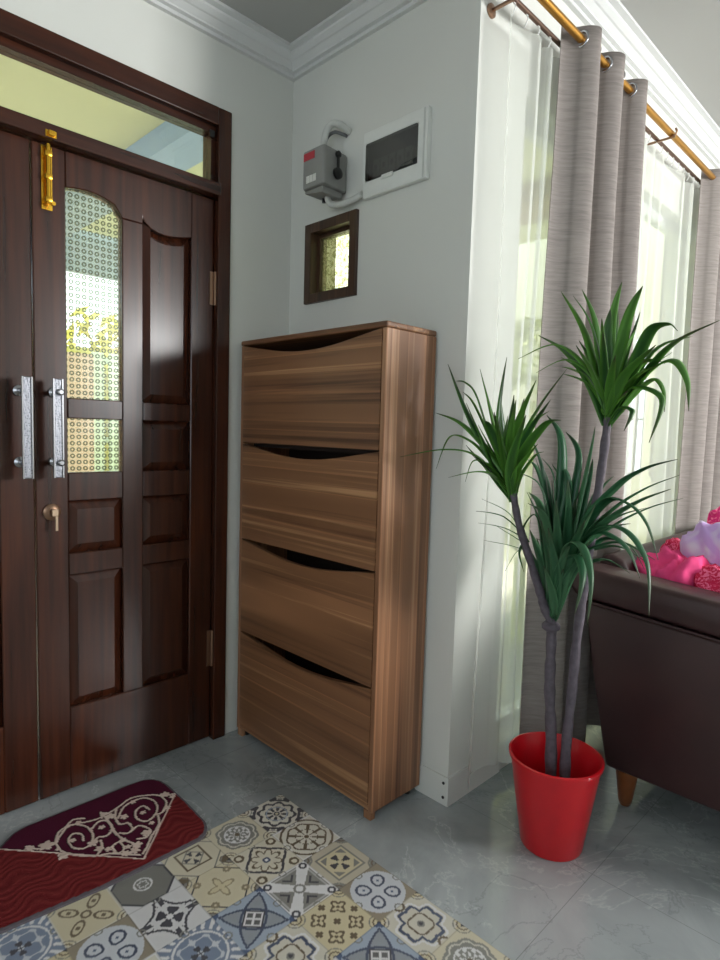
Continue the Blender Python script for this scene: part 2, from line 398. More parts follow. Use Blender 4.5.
# little plinth at the outside corner
bm = bmesh.new(); add_prism(bm, [(W-.13, -.006), (W+.006, -.006), (W+.006, .30), (W, .30), (W, 0), (W-.13, 0)], 2, 0, .095)
struct('baseboard_corner', bm, M['wall'])
sc_b = bmesh.new()
for z, wt in ((.074, 'upper'), (.026, 'lower')):
    sc_b = bmesh.new(); add_lathe(sc_b, [(.005, 0), (.005, .002)], (W-.012, -.0085, z), 10, 1)
    tag(obj('screw', sc_b, M['black']), wt+' small dark screw in the plinth at the outer wall corner', 'screw', 'plinth screws')
LEAVES = {"R":[[[1.274,0.1,1.248],[1.197,0.109,1.481],[1.106,0.12,1.618]],[[1.274,0.1,1.248],[1.219,0.126,1.506],[1.15,0.16,1.625]],[[1.274,0.1,1.248],[1.268,0.1,1.489],[1.289,0.1,1.613]],[[1.274,0.1,1.248],[1.314,0.083,1.49],[1.359,0.06,1.585]],[[1.274,0.1,1.248],[1.332,0.081,1.378],[1.383,0.056,1.475],[1.436,0.029,1.483],[1.469,0.0,1.455]],[[1.274,0.1,1.248],[1.375,0.068,1.38],[1.455,0.026,1.438],[1.561,-0.02,1.467]],[[1.274,0.1,1.248],[1.369,0.085,1.372],[1.438,0.065,1.403],[1.483,0.043,1.348],[1.499,0.02,1.269]],[[1.274,0.1,1.248],[1.324,0.081,1.306],[1.37,0.056,1.324],[1.435,0.029,1.291],[1.421,0.0,1.191]],[[1.274,0.1,1.248],[1.212,0.095,1.385],[1.114,0.088,1.463],[1.001,0.08,1.427]],[[1.274,0.1,1.248],[1.206,0.121,1.382],[1.113,0.149,1.462],[1.007,0.18,1.51]],[[1.274,0.1,1.248],[1.213,0.111,1.348],[1.16,0.125,1.385],[1.112,0.14,1.403]],[[1.274,0.1,1.248],[1.356,0.144,1.43],[1.441,0.2,1.471]],[[1.274,0.1,1.248],[1.293,0.122,1.41],[1.322,0.15,1.539]],[[1.274,0.1,1.248],[1.223,0.144,1.417],[1.165,0.2,1.57]],[[1.274,0.1,1.248],[1.266,0.152,1.388],[1.274,0.22,1.527]],[[1.274,0.1,1.248],[1.273,0.065,1.374],[1.276,0.02,1.508]],[[1.274,0.1,1.248],[1.291,0.109,1.356],[1.363,0.12,1.463]],[[1.274,0.1,1.248],[1.329,0.157,1.38],[1.383,0.23,1.437]],[[1.274,0.1,1.248],[1.246,0.074,1.36],[1.2,0.04,1.448]],[[1.274,0.1,1.248],[1.257,0.144,1.415],[1.241,0.2,1.567]],[[1.274,0.1,1.248],[1.335,0.039,1.354],[1.436,-0.04,1.42]],[[1.274,0.1,1.248],[1.219,0.161,1.352],[1.132,0.24,1.456]]],"L":[[[1.043,0.02,1.02],[0.969,0.004,1.13],[0.909,-0.037,1.262],[0.833,-0.04,1.41]],[[1.043,0.02,1.02],[0.967,0.014,1.184],[0.948,-0.041,1.305],[0.9,-0.036,1.348],[0.866,-0.04,1.357]],[[1.043,0.02,1.02],[0.983,0.032,1.184],[0.971,-0.011,1.286],[0.95,-0.04,1.389]],[[1.043,0.02,1.02],[0.997,0.025,1.185],[0.981,0.032,1.282],[0.988,0.04,1.429]],[[1.043,0.02,1.02],[1.04,0.007,1.157],[1.065,-0.011,1.243],[1.126,-0.03,1.351]],[[1.043,0.02,1.02],[1.042,0.025,1.157],[1.102,0.032,1.281],[1.178,0.04,1.385]],[[1.043,0.02,1.02],[1.046,0.041,1.157],[1.068,0.069,1.24],[1.1,0.1,1.273]],[[1.043,0.02,1.02],[0.99,-0.001,1.126],[0.894,-0.039,1.229],[0.81,-0.06,1.261]],[[1.043,0.02,1.02],[0.99,-0.026,1.103],[0.96,-0.087,1.148],[0.903,-0.153,1.154],[0.815,-0.225,1.128]],[[1.043,0.02,1.02],[0.969,0.005,1.124],[0.922,-0.035,1.182],[0.846,-0.037,1.189],[0.819,-0.06,1.089]],[[1.043,0.02,1.02],[0.985,0.031,1.155],[0.965,-0.02,1.3]],[[1.043,0.02,1.02],[1.029,0.003,1.157],[1.054,-0.02,1.313]],[[1.043,0.02,1.02],[1.006,-0.012,1.141],[0.948,-0.054,1.284],[0.936,-0.1,1.319]],[[1.043,0.02,1.02],[1.013,0.064,1.156],[1.005,0.12,1.313]],[[1.043,0.02,1.02],[1.034,-0.024,1.128],[1.03,-0.08,1.263]],[[1.043,0.02,1.02],[0.967,0.01,1.1],[0.912,-0.04,1.167]],[[1.043,0.02,1.02],[1.065,-0.032,1.13],[1.141,-0.1,1.254]],[[1.043,0.02,1.02],[1.069,0.004,1.13],[1.152,-0.017,1.23],[1.21,-0.04,1.243]],[[1.043,0.02,1.02],[0.994,0.02,1.111],[0.952,-0.04,1.227]],[[1.043,0.02,1.02],[0.989,0.059,1.14],[0.97,0.04,1.318]]],"M":[[[1.15,0.1,0.681],[1.137,0.089,0.9],[1.104,0.075,1.102],[1.058,0.06,1.21]],[[1.15,0.1,0.681],[1.15,0.105,0.958],[1.14,0.112,1.179],[1.083,0.12,1.262]],[[1.15,0.1,0.681],[1.167,0.121,0.959],[1.173,0.149,1.139],[1.116,0.18,1.214]],[[1.15,0.1,0.681],[1.185,0.111,0.933],[1.214,0.125,1.142],[1.222,0.14,1.232]],[[1.15,0.1,0.681],[1.111,0.121,0.952],[1.048,0.149,1.096],[0.973,0.18,1.132]],[[1.15,0.1,0.681],[1.137,0.073,0.93],[1.117,0.039,1.055],[1.074,0.0,1.093]],[[1.15,0.1,0.681],[1.121,0.084,0.838],[1.103,0.063,0.965],[1.076,0.04,1.037]],[[1.15,0.1,0.681],[1.218,0.092,0.94],[1.312,0.083,1.07],[1.39,0.072,1.126],[1.47,0.06,1.153]],[[1.15,0.1,0.681],[1.225,0.081,0.913],[1.313,0.056,1.015],[1.408,0.029,1.08],[1.496,0.0,1.118]],[[1.15,0.1,0.681],[1.212,0.08,0.883],[1.3,0.053,1.022],[1.377,0.024,1.029],[1.434,-0.007,0.991],[1.474,-0.04,0.916]],[[1.15,0.1,0.681],[1.215,0.077,0.856],[1.294,0.047,0.949],[1.378,0.013,0.961],[1.446,-0.022,0.896],[1.469,-0.06,0.781]],[[1.15,0.1,0.681],[1.205,0.1,0.851],[1.274,0.1,0.905],[1.341,0.1,0.921],[1.42,0.1,0.888]],[[1.15,0.1,0.681],[1.202,0.127,0.934],[1.238,0.161,1.051],[1.259,0.2,1.092]],[[1.15,0.1,0.681],[1.184,0.074,0.908],[1.199,0.04,1.081]],[[1.15,0.1,0.681],[1.141,0.1,0.899],[1.121,0.1,1.073]],[[1.15,0.1,0.681],[1.158,0.1,0.872],[1.207,0.1,1.051]],[[1.15,0.1,0.681],[1.205,0.056,0.857],[1.297,0.0,1.025]],[[1.15,0.1,0.681],[1.131,0.083,0.84],[1.109,0.06,1.001]],[[1.15,0.1,0.681],[1.138,0.152,0.863],[1.087,0.22,1.035]],[[1.15,0.1,0.681],[1.163,0.152,0.867],[1.184,0.22,1.013]],[[1.15,0.1,0.681],[1.101,0.126,0.799],[1.025,0.16,0.907]],[[1.15,0.1,0.681],[1.207,0.039,0.859],[1.291,-0.04,0.988]],[[1.15,0.1,0.681],[1.179,0.048,0.853],[1.198,-0.02,1.029]],[[1.15,0.1,0.681],[1.192,0.126,0.86],[1.238,0.16,0.965]],[[1.15,0.1,0.681],[1.109,0.152,0.812],[1.041,0.22,0.951]],[[1.15,0.1,0.681],[1.166,0.091,0.816],[1.196,0.08,1.009]],[[1.15,0.1,0.681],[1.18,0.039,0.82],[1.19,-0.04,0.954]],[[1.15,0.1,0.681],[1.189,0.083,0.807],[1.262,0.06,0.921]],[[1.15,0.1,0.681],[1.151,0.135,0.792],[1.162,0.18,0.924]]],"S":[[[1.083,0.05,0.881],[1.026,0.037,0.973],[0.97,-0.03,1.01]],[[1.083,0.05,0.881],[1.015,0.028,0.948],[0.958,-0.04,0.973]],[[1.083,0.05,0.881],[1.011,0.038,0.917],[0.967,-0.04,0.939]],[[1.083,0.05,0.881],[1.022,0.052,0.88],[0.971,-0.01,0.885]],[[1.083,0.05,0.881],[1.05,0.041,0.856],[1.023,0.03,0.795]],[[1.083,0.05,0.881],[1.051,0.063,0.841],[1.057,0.08,0.791]],[[1.083,0.05,0.881],[1.011,0.08,0.897],[0.968,0.05,0.925]],[[1.083,0.05,0.881],[1.061,0.05,0.922],[1.1,0.05,0.971],[1.136,0.05,0.889]]]}
CURLS = [[[0.235,-0.981],[0.195,-0.96],[0.182,-0.935],[0.189,-0.909],[0.225,-0.889],[0.268,-0.89],[0.302,-0.908],[0.309,-0.933],[0.285,-0.952],[0.246,-0.95],[0.227,-0.931],[0.246,-0.913],[0.275,-0.92]],[[0.245,-0.806],[0.202,-0.769],[0.195,-0.714],[0.224,-0.689],[0.271,-0.693],[0.305,-0.72],[0.314,-0.751],[0.283,-0.765],[0.247,-0.752],[0.237,-0.724],[0.268,-0.718]],[[0.196,-1.045],[0.228,-1.025],[0.234,-1.004],[0.235,-0.981],[0.211,-0.961],[0.184,-0.924],[0.206,-0.856],[0.194,-0.789],[0.174,-0.733],[0.202,-0.678],[0.231,-0.653],[0.243,-0.622]],[[0.235,-0.981],[0.286,-0.979],[0.322,-0.957],[0.363,-0.918],[0.38,-0.885],[0.416,-0.851],[0.44,-0.829]],[[0.182,-0.833],[0.248,-0.834],[0.305,-0.84],[0.355,-0.832],[0.395,-0.816]],[[0.24,-0.882],[0.221,-0.853],[0.238,-0.834],[0.28,-0.838],[0.3,-0.864],[0.29,-0.885],[0.312,-0.906]],[[0.313,-0.831],[0.33,-0.813],[0.319,-0.776],[0.36,-0.76],[0.382,-0.784],[0.371,-0.805]],[[0.305,-0.71],[0.353,-0.729],[0.387,-0.769],[0.42,-0.798],[0.44,-0.82]],[[0.194,-0.789],[0.233,-0.81],[0.275,-0.814],[0.286,-0.793],[0.32,-0.795]],[[0.354,-0.87],[0.35,-0.847],[0.388,-0.851],[0.391,-0.873],[0.354,-0.87]],[[0.231,-0.658],[0.269,-0.662],[0.303,-0.69],[0.308,-0.706]],[[0.182,-0.935],[0.162,-0.907],[0.178,-0.88]],[[0.182,-0.833],[0.213,-0.841]],[[0.363,-0.918],[0.341,-0.893],[0.308,-0.884]]]
BLOBS = [[0.228,-1.003,0.022],[0.302,-0.982,0.0176],[0.339,-0.9,0.0132],[0.359,-0.882,0.011],[0.386,-0.838,0.0099],[0.413,-0.831,0.0154],[0.395,-0.816,0.0154],[0.408,-0.854,0.0132],[0.227,-0.646,0.0154],[0.253,-0.634,0.0099],[0.295,-0.673,0.011],[0.197,-0.828,0.0099],[0.22,-0.819,0.0154],[0.305,-0.905,0.0154],[0.25,-0.79,0.0132],[0.364,-0.775,0.0154],[0.253,-0.858,0.011],[0.209,-1.041,0.0132],[0.265,-0.984,0.0077],[0.349,-0.838,0.011],[0.286,-0.841,0.0088],[0.332,-0.742,0.0088],[0.255,-0.941,0.0099],[0.268,-0.739,0.0099],[0.187,-0.9,0.011],[0.198,-0.739,0.011]]
# ------------------------------------------------------------------ patterned tiles
N = 50; TX, TY = .463, -.358; TS = .145; NI, NK = 9, 10
cr, wh, be, ye, gr, dk, bl, lb = [np.array(lin(*c)[:3]) for c in
    ((206, 203, 190), (216, 216, 216), (188, 181, 162), (202, 192, 160), (136, 136, 130), (82, 82, 88), (86, 100, 128), (160, 172, 186))]
br = np.array(lin(112, 100, 84)[:3])
def motif(k, u, v):
    r = np.hypot(u, v); th = np.arctan2(v, u); m = np.maximum(abs(u), abs(v)); n1 = abs(u)+abs(v)
    col = np.zeros(u.shape+(3,)) 
    def base(c): col[...] = c
    def p(mask, c): col[mask] = c
    c4 = abs(np.cos(2*th)); s4 = abs(np.sin(2*th)); c8 = abs(np.cos(4*th)); s8 = abs(np.sin(4*th))
    if k == 'A':
        base(cr); p((abs(r-.62-.18*c8) < .07), dk); p((r < .5) & (c8 > .7) & (r > .18), dk); p(r < .14, dk); p(r < .07, ye)
        p((r > .9) & (c4 < .8), dk); p((r > 1.02) & (c4 < .3), cr); p((abs(r-.45) < .03), lb)
    elif k == 'B':
        base(cr); p(m > .93, wh); p((c8 > .9) & (r > .15) & (r < .8), br); p((abs(r-.45) < .035) & (c8 > .3), br); p((abs(r-.7-.12*s8) < .04), br)
        p((abs(r-1.05) < .05), br); p(r < .1, br)
    elif k == 'C':
        base(be); p((m < .72), gr); p(m < .62, ye); p((m < .56) & (n1 > .75), gr); p((r < .42) & (c4 > .75) & (r > .12), dk); p((m > .8) & (abs(u*v) > .6), gr)
    elif k == 'D':
        base(br*.6+be*.4); p(r < 1.0, lb*.4+wh*.6)
        for sx in (-1, 1):
            for sy in (-1, 1):
                a, b = u*sx-.36, v*sy-.36
                q = np.hypot((a+b)/1.0*.8, (a-b)*(1.0-.25*(a+b)/.5)*.95)
                p(abs(q-.30) < .055, bl*.5+dk*.5)
                p(np.hypot(a, b) < .05, bl)
    elif k == 'E':
        base(cr*.8+be*.2); q = .62+.13*c4-.06*np.cos(8*th)
        p(abs(r-q-.14) < .05, wh); p(abs(r-q) < .06, bl*.6+dk*.4); p(abs(r-.36-.08*s4) < .03, br); p(r < .14, gr); p((r < .08), dk); p((m > .88) & (n1 > 1.6), ye)
        p((abs(np.hypot(abs(u)-1, abs(v))-.18) < .05), br)
    elif k == 'F':
        base(ye*.6+cr*.4); q = .78+.10*abs(np.cos(4*th)); p(r < q, gr); p((r < q-.1) & (r > q-.16), cr); p((r < .5) & (np.sin(9*th)*np.sin(18*r) > .1), wh); p(abs(r-.5) < .03, wh); p(r < .1, br)
    elif k == 'G':
        base(cr*.7+ye*.3); q = .35+.25*c8; p(abs(r-q) < .05, br); p(abs(r-.9+.25*s4) < .055, dk); p((abs(np.hypot(abs(u)-.75, abs(v)-.75)-.16) < .05), br); p(r < .15, bl*.7+dk*.3); p(r < .06, wh)
    elif k == 'H':
        base(gr); p(m > .92, wh); p((m > .82) & (m < .9), gr*.6+wh*.4); a, b = abs(u+v)/1.414, abs(u-v)/1.414; d = np.minimum(a, b)
        p((d < .13+.10*r), wh); p((abs(d-.34) < .05) & (r < .75) & (r > .35), dk)
        for sx, sy in ((1, 1), (1, -1), (-1, 1), (-1, -1)): 
            h = np.hypot(u-sx*.82, v-sy*.82); p(h < .17, dk); p(h < .08, wh)
        p(abs(r-.18) < .05, gr)
    elif k == 'I':
        base(ye); 
        for cx_, cy_ in ((.45, .45), (-.45, .45), (.45, -.45), (-.45, -.45)):
            h = np.hypot(u-cx_, v-cy_); t2 = np.arctan2(v-cy_, u-cx_); p((abs(h-.22-.07*np.cos(4*t2)) < .05), br); p(h < .07, br)
        for cx_, cy_ in ((.0, .8), (0, -.8), (.8, 0), (-.8, 0), (0, 0)):
            h = np.hypot(u-cx_, v-cy_); t2 = np.arctan2(v-cy_, u-cx_); p(h < .09+.06*abs(np.cos(2*t2)), br)
    elif k == 'J':
        base(lb); a, b = (u+v)/1.414, (u-v)/1.414
        for x_, y_ in ((a, b), (b, a)):
            q = .42*(1-(x_/1.15)**2); p((abs(y_) < q), gr*.55+lb*.45)
        for x_, y_ in ((a, b), (b, a)):
            q = .42*(1-(x_/1.15)**2); p((abs(abs(y_)-q) < .045) & (abs(x_) < 1.2), bl*.5+dk*.5)
        mm = np.maximum(abs(a), abs(b)); p(mm < .34, dk); p(mm < .29, wh); p((mm < .24) & (np.minimum(abs(a), abs(b)) > .05), dk*.6+gr*.4)
        p(m+0*n1 > 2, wh); p(n1 > 1.72, bl)
    elif k == 'K':
        base(ye*.5+cr*.5); p(abs((abs(u)+abs(v)) % .9-.45) < .035, gr); p((r < .35) & (c4 > .8) & (r > .08), dk); p(abs(m-.5) < .03, br)
        p((np.hypot(abs(u)-.9, abs(v)-.9) < .25), br)
    elif k == 'L':
        base(ye*.75+cr*.25); q = .22+.33*c4**3; p(r < q, br*.6+ye*.4); p(r < q-.1, ye); p(abs(n1-1.35) < .04, dk); p((abs(np.hypot(abs(u)-.62, abs(v)-.62)-.1) < .045), br*.7+ye*.3); p(n1 > 1.7, gr)
    elif k == 'M':
        base(gr*.85); p(n1 > 1.42, wh*.9); p(abs(n1-1.4) < .05, dk); p(abs(r-.3) < .03, wh); p(abs(r-.16-.03*np.cos(6*th)) < .025, wh); p((m > .94) & (n1 < 1.3), dk)
    elif k == 'N':
        base(wh*.92); a, b = (u+v)/1.414, (u-v)/1.414; q = .62+.28*(np.minimum(abs(a), abs(b))/np.maximum(.01, np.maximum(abs(a), abs(b))))**2
        mm = np.maximum(abs(a), abs(b)); p(abs(mm-q+.05) < .05, dk); p((r < .45) & (s4 > .45), dk); p(r < .12, wh)
        h = np.hypot(abs(u)-.82, abs(v)-.0); h2 = np.hypot(u, abs(v)-.82); hh = np.minimum(h, h2); p((hh < .22) & (np.sin(th*16) > -.2), dk)
    elif k == 'O':
        base(bl*.55+lb*.45); p(abs(r-.85) < .04, wh); p((r < .75) & (abs(np.sin(6*u)*np.sin(6*v)) < .16), lb*.4+wh*.6); p((r < .3) & (c4 > .6), dk); p((r > .95) & (np.sin(24*th) > .2), wh)
    else:
        base(ye*.8+cr*.2)
        for sx in (-1, 1):
            for sy in (-1, 1):
                a, b = u*sx-.42, v*sy-.42; p(abs(np.hypot((a+b)*.7, (a-b)*1.3)-.3) < .06, br); p(np.hypot(a, b) < .08, br)
        p(abs(r-.14) < .05, br); p(m > .95, cr)
    if k in 'ACEFILKP':
        hc = np.hypot(abs(u)-1, abs(v)-1); p(abs(hc-.20) < .028, br); p(abs(hc-.33) < .02, gr); p(hc < .08, dk)
    if k in 'BDGHJNO':
        he = np.minimum(np.hypot(abs(u)-1, v), np.hypot(u, abs(v)-1)); p(abs(he-.13) < .03, gr)
    return col
seq = ['ABCDEFKLP', 'FGHIJDNOA', 'KLJENCBMG', 'MNOPFHDIK', 'PDBJLAKEC', 'OIEGMPFHD', 'LFKCDOJBN', 'HMABNGLPI', 'JPLIKFHOE', 'BOGDCAMNF']
rng = np.random.default_rng(3)
nx, ny = NI*N+1, NK*N+1
gx, gy = np.meshgrid(np.arange(nx), np.arange(ny), indexing='ij')
ii = np.minimum(gx//N, NI-1); kk = np.minimum(gy//N, NK-1)
U = (gx-ii*N)/N*2-1; V = (gy-kk*N)/N*2-1
cols = np.ones((nx, ny, 4))
for i in range(NI):
    for k in range(NK):
        mk = (ii == i) & (kk == k)
        cols[mk, :3] = motif(seq[k][i], U[mk], V[mk])*.92
edge = (np.maximum(abs(U), abs(V)) > .985)
cols[edge, :3] = cols[edge, :3]*.75
verts = np.stack([TX+gx*TS/N, TY-gy*TS/N, np.full(gx.shape, .0012)], -1).reshape(-1, 3)
idx = (gx*ny+gy)
quads = np.stack([idx[:-1, :-1], idx[:-1, 1:], idx[1:, 1:], idx[1:, :-1]], -1).reshape(-1, 4)
me = bpy.data.meshes.new('floor_tiles'); me.from_pydata(verts.tolist(), [], quads.tolist()); me.update()
fl = bpy.data.objects.new('floor.001', me); C.objects.link(fl); me.materials.append(M['pattern']); fl['kind'] = 'structure'
set_cols(fl, cols.reshape(-1, 4))

# ------------------------------------------------------------------ double door
def door_leaf(name, ya, yb, mirror):
    """ya seam side, yb hinge side. built for the right leaf, mirrored about the seam for the left one"""
    my = (lambda y: 2*DM-y) if mirror else (lambda y: y)
    x0, x1 = -.050, -.012
    root = bpy.data.objects.new(name, None); C.objects.link(root); root.location = (-.03, my(-.64), .004); root['kind'] = 'structure'
    def P(bm, pts, a0=x0, a1=x1, bev=.003): add_prism(bm, [(my(y), z) for y, z in pts], 0, a0, a1, bev, 1)
    bot, top = .006, 2.012
    R = -.339; L = DM+.002
    # columns: A -.85..-.675, B -.606..-.428
    A0, A1, B0, B1 = -.850, -.676, -.606, -.428
    bm = bmesh.new()
    P(bm, [(L, bot), (A0, bot), (A0, top), (L, top)])
    P(bm, [(B1, bot), (R, bot), (R, top), (B1, top)])
    P(bm, [(A1, .28), (B0, .28), (B0, 1.86), (A1, 1.86)])
    P(bm, [(A0, bot), (B1, bot), (B1, .28), (A0, .28)])
    for a, b in ((A0, A1), (B0, B1)):
        for z0, z1 in ((.715, .785), (.952, 1.042), (1.212, 1.275)): P(bm, [(a, z0), (b, z0), (b, z1), (a, z1)])
    arch = [(-.850, 1.905), (-.82, 1.911), (-.79, 1.914), (-.76, 1.912), (-.73, 1.906), (-.70, 1.896), (-.676, 1.884)]
    sw = [(-.676, 1.884), (-.64, 1.884), (-.606, 1.880), (-.60, 1.868), (-.58, 1.852), (-.555, 1.843), (-.525, 1.840), (-.49, 1.843), (-.46, 1.849), (-.428, 1.857)]
    # top rail over both columns, with the curved lower edge; cap the stile between the columns
    low = arch[:-1]+[(-.676, 1.86), (-.606, 1.86)]+sw[2:]
    P(bm, [(A0, top)]+low+[(B1, top)], bev=.0025)
    fr = obj('leaf_frame', bm, M['dw_v'], root, smooth=35)
    def panel(y0, y1, z0, z1, topc=None):
        bm = bmesh.new(); e = .028
        if topc is None: outer = [(y0, z0), (y1, z0), (y1, z1), (y0, z1)]; inner = [(y0+e, z0+e), (y1-e, z0+e), (y1-e, z1-e), (y0+e, z1-e)]
        else:
            outer = [(y0, z0), (y1, z0)]+topc[::-1]
            inner = [(y0+e, z0+e), (y1-e, z0+e)]+[(min(max(y, y0+e), y1-e), z-e) for y, z in topc[::-1]]
        def loop(pts, x): return [bm.verts.new((x, my(y), z)) for y, z in pts]
        o0 = loop(outer, x0+.006); o1 = loop(outer, x1-.018); i0 = loop([(y, z) for y, z in inner], x1-.005); 
        c = [((a[0]*.93+b[0]*.07), (a[1]*.93+b[1]*.07)) for a, b in zip(inner, inner)]
        n = len(outer); bm.faces.new(o0)
        for a, b in ((o0, o1), (o1, i0)):
            for i in range(n): bm.faces.new((a[i], a[(i+1) % n], b[(i+1) % n], b[i]))
        bm.faces.new(i0[::-1]); bmesh.ops.recalc_face_normals(bm, faces=bm.faces[:])
        obj('door_panel', bm, M['dw_v'], root)
    panel(A0, A1, .28, .715); panel(B0, B1, .28, .715); panel(A0, A1, .785, .952); panel(B0, B1, .785, .952)
    panel(B0, B1, 1.042, 1.212); panel(B0, B1, 1.275, 1.857, sw[2:])
    for pts in ([(A0, 1.042), (A1, 1.042), (A1, 1.212), (A0, 1.212)], [(A0, 1.275), (A1, 1.275)]+arch[::-1]):
        bm = bmesh.new(); P(bm, pts, -.034, -.029, 0); obj('glass_pane', bm, M['ringglass'], root)
    for z0, z1 in ((.29, .428), (1.64, 1.757)):
        bm = bmesh.new(); add_box(bm, -.0125, -.009, my(-.355), my(-.340), z0, z1, bev=0)
        add_tube(bm, [(-.004, my(-.337), z0), (-.004, my(-.337), z1)], .0055, 10)
        obj('hinge', bm, M['lockmetal'], root, smooth=40)
    return root, my
door1, my = door_leaf('door_1', DM, DR, False)
door2, my2 = door_leaf('door_2', DM, DR, True)
def handle(root, yc, lean):
    bm = bmesh.new(); add_box(bm, .040, .054, yc-.012, yc+.012, 1.033, 1.327, bev=.003)
    h = obj('door_handle', bm, M['silver'], root)
    for z in (1.288, 1.078):
        b2 = bmesh.new(); add_lathe(b2, [(.016, -.0125), (.016, -.006), (.008, -.002), (.008, .03), (.010, .0385)], (0, yc+lean, z), 16, 0)
        w = b2; obj('handle_post', w, M['chrome'], h, smooth=40)
        if lean > 0:
            b3 = bmesh.new(); add_lathe(b3, [(.010, .0548), (.010, .062), (.006, .066)], (0, yc+.006, z), 16, 0); obj('handle_cap', b3, M['chrome'], h, smooth=40)
    # flat chrome edges of the bar
    for s in (-1, 1):
        boxobj('handle_trim', M['chrome'], h, .0545, .0575, yc+s*.0125-.002, yc+s*.0125+.002, 1.033, 1.327)
    return h
handle(door1, -.900, .010); handle(door2, -.984, -.004)
bm = bmesh.new(); add_lathe(bm, [(.026, -.0125), (.026, -.006), (.020, -.002), (.012, 0), (.012, .006)], (0, -.900, .922), 24, 0)
lk = obj('door_lock', bm, M['lockmetal'], door1, smooth=40)
bm = bmesh.new(); add_box(bm, .007, .02, -.903, -.899, .915, .929); add_box(bm, .020, .024, -.911, -.891, .912, .934, bev=.002)
add_box(bm, .018, .021, -.900, -.892, .867, .914, bev=.001)
obj('key', bm, M['key'], lk)
# brass tower bolt over the seam side of the right leaf, running up onto the transom bar
bolt = thing('tower_bolt', 'long brass tower bolt on top of the right door leaf and transom bar', 'bolt', (0, -.904, 1.80))
boxobj('bolt_plate', M['brass'], bolt, -.0118, -.008, -.919, -.889, 1.824, 2.006)
boxobj('bolt_plate', M['brass'], bolt, .0305, .033, -.919, -.889, 2.018, 2.036)
bm = bmesh.new(); add_tube(bm, [(.006, -.904, 1.838), (.006, -.904, 2.007)], .0065, 12)
for z in (1.85, 1.915, 1.98): add_box(bm, -.008, .013, -.914, -.894, z-.008, z+.008, bev=.002)
add_lathe(bm, [(.003, 0), (.003, .012), (.006, .014), (.006, .02)], (.008, -.897, 1.836), 10, 0)
obj('bolt_rod', bm, M['brass'], bolt, smooth=40)
bm = bmesh.new(); add_box(bm, .033, .044, -.913, -.895, 2.020, 2.034, bev=.002); obj('bolt_keeper', bm, M['brass'], bolt)

# casing + transom
cas = bpy.data.objects.new('door_3', None); C.objects.link(cas); cas.location = (0, DM, 0); cas['kind'] = 'structure'
CX0, CX1 = -.10, .012
for s, (a, b) in (('r', (-.337, DR)), ('l', (DL, 2*DM+.337))):
    bm = bmesh.new(); add_box(bm, CX0, CX1, a, b, 0, 2.323, bev=.003); obj('jamb', bm, M['casing'], cas)
boxobj('transom_bar', M['casing_h'], cas, CX0, .03-.0, 2*DM+.337, -.337, 2.015, 2.058, bev=.003)
boxobj('header', M['casing_h'], cas, CX0, CX1, 2*DM+.337, -.337, 2.262, 2.323, bev=.003)
bm = bmesh.new()
add_box(bm, -.06, -.012, 2*DM+.337, -.337, 2.238, 2.262); add_box(bm, -.06, -.012, -.355, -.337, 2.058, 2.238)
add_box(bm, -.06, -.012, 2*DM+.337, 2*DM+.355, 2.058, 2.238)
obj('transom_sash', bm, M['casing_h'], cas)
boxobj('sash_pin', M['black'], cas, -.012, -.004, -.362, -.345, 2.222, 2.244)
boxobj('transom_glass', M['glass'], cas, -.040, -.036, 2*DM+.355, -.355, 2.058, 2.238)

# ------------------------------------------------------------------ little window
sw_ = bpy.data.objects.new('window_2', None); C.objects.link(sw_); sw_.location = (.246, 0, wz0); sw_['kind'] = 'structure'
bm = bmesh.new(); f = .035
add_box(bm, wx0, wx0+f, -.014, .07, wz0, wz1, bev=.002); add_box(bm, wx1-f, wx1, -.014, .07, wz0, wz1, bev=.002)
add_box(bm, wx0+f, wx1-f, -.014, .07, wz0, wz0+f, bev=.002); add_box(bm, wx0+f, wx1-f, -.014, .07, wz1-f, wz1, bev=.002)
obj('window_frame', bm, M['lightcasing'], sw_)
bm = bmesh.new(); g0, g1, h0, h1 = wx0+f, wx1-f, wz0+f, wz1-f; e = .012
add_box(bm, g0, g0+e, .025, .06, h0, h1); add_box(bm, g1-e, g1, .025, .06, h0, h1); add_box(bm, g0+e, g1-e, .025, .06, h0, h0+e); add_box(bm, g0+e, g1-e, .025, .06, h1-e, h1)
obj('window_bead', bm, M['lightcasing'], sw_)
boxobj('window_glass', M['hammered'], sw_, g0+e, g1-e, .038, .042, h0+e, h1-e)

# ------------------------------------------------------------------ shoe cabinet
cx0, cx1, cy0, cy1, cz0, cz1 = .027, .764, -.243, -.012, .028, 1.519
cab = thing('shoe_cabinet', 'tall walnut shoe cabinet with four flip drawers in the corner', 'cabinet', ((cx0+cx1)/2, -.13, 0))
boxobj('side_panel', M['walnut_v'], cab, cx1-.018, cx1, cy0+.002, cy1, cz0, cz1-.019, bev=.002)
boxobj('side_panel', M['walnut_v'], cab, cx0, cx0+.018, cy0+.002, cy1, cz0, cz1-.019, bev=.002)
boxobj('top_panel', M['walnut_h'], cab, cx0-.001, cx1+.001, cy0-.001, cy1, cz1-.0185, cz1, bev=.005)
bm = bmesh.new(); add_box(bm, cx0+.0185, cx1-.0185, cy1-.010, cy1-.003, cz0+.01, cz1-.02)
for z in (.405, .765, 1.128): add_box(bm, cx0+.0185, cx1-.0185, cy0+.05, cy1-.0105, z, z+.012)
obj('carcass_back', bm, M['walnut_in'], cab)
boxobj('bottom_panel', M['walnut_h'], cab, cx0+.0185, cx1-.0185, cy0+.004, cy1-.0105, cz0+.002, cz0+.018, bev=.001)
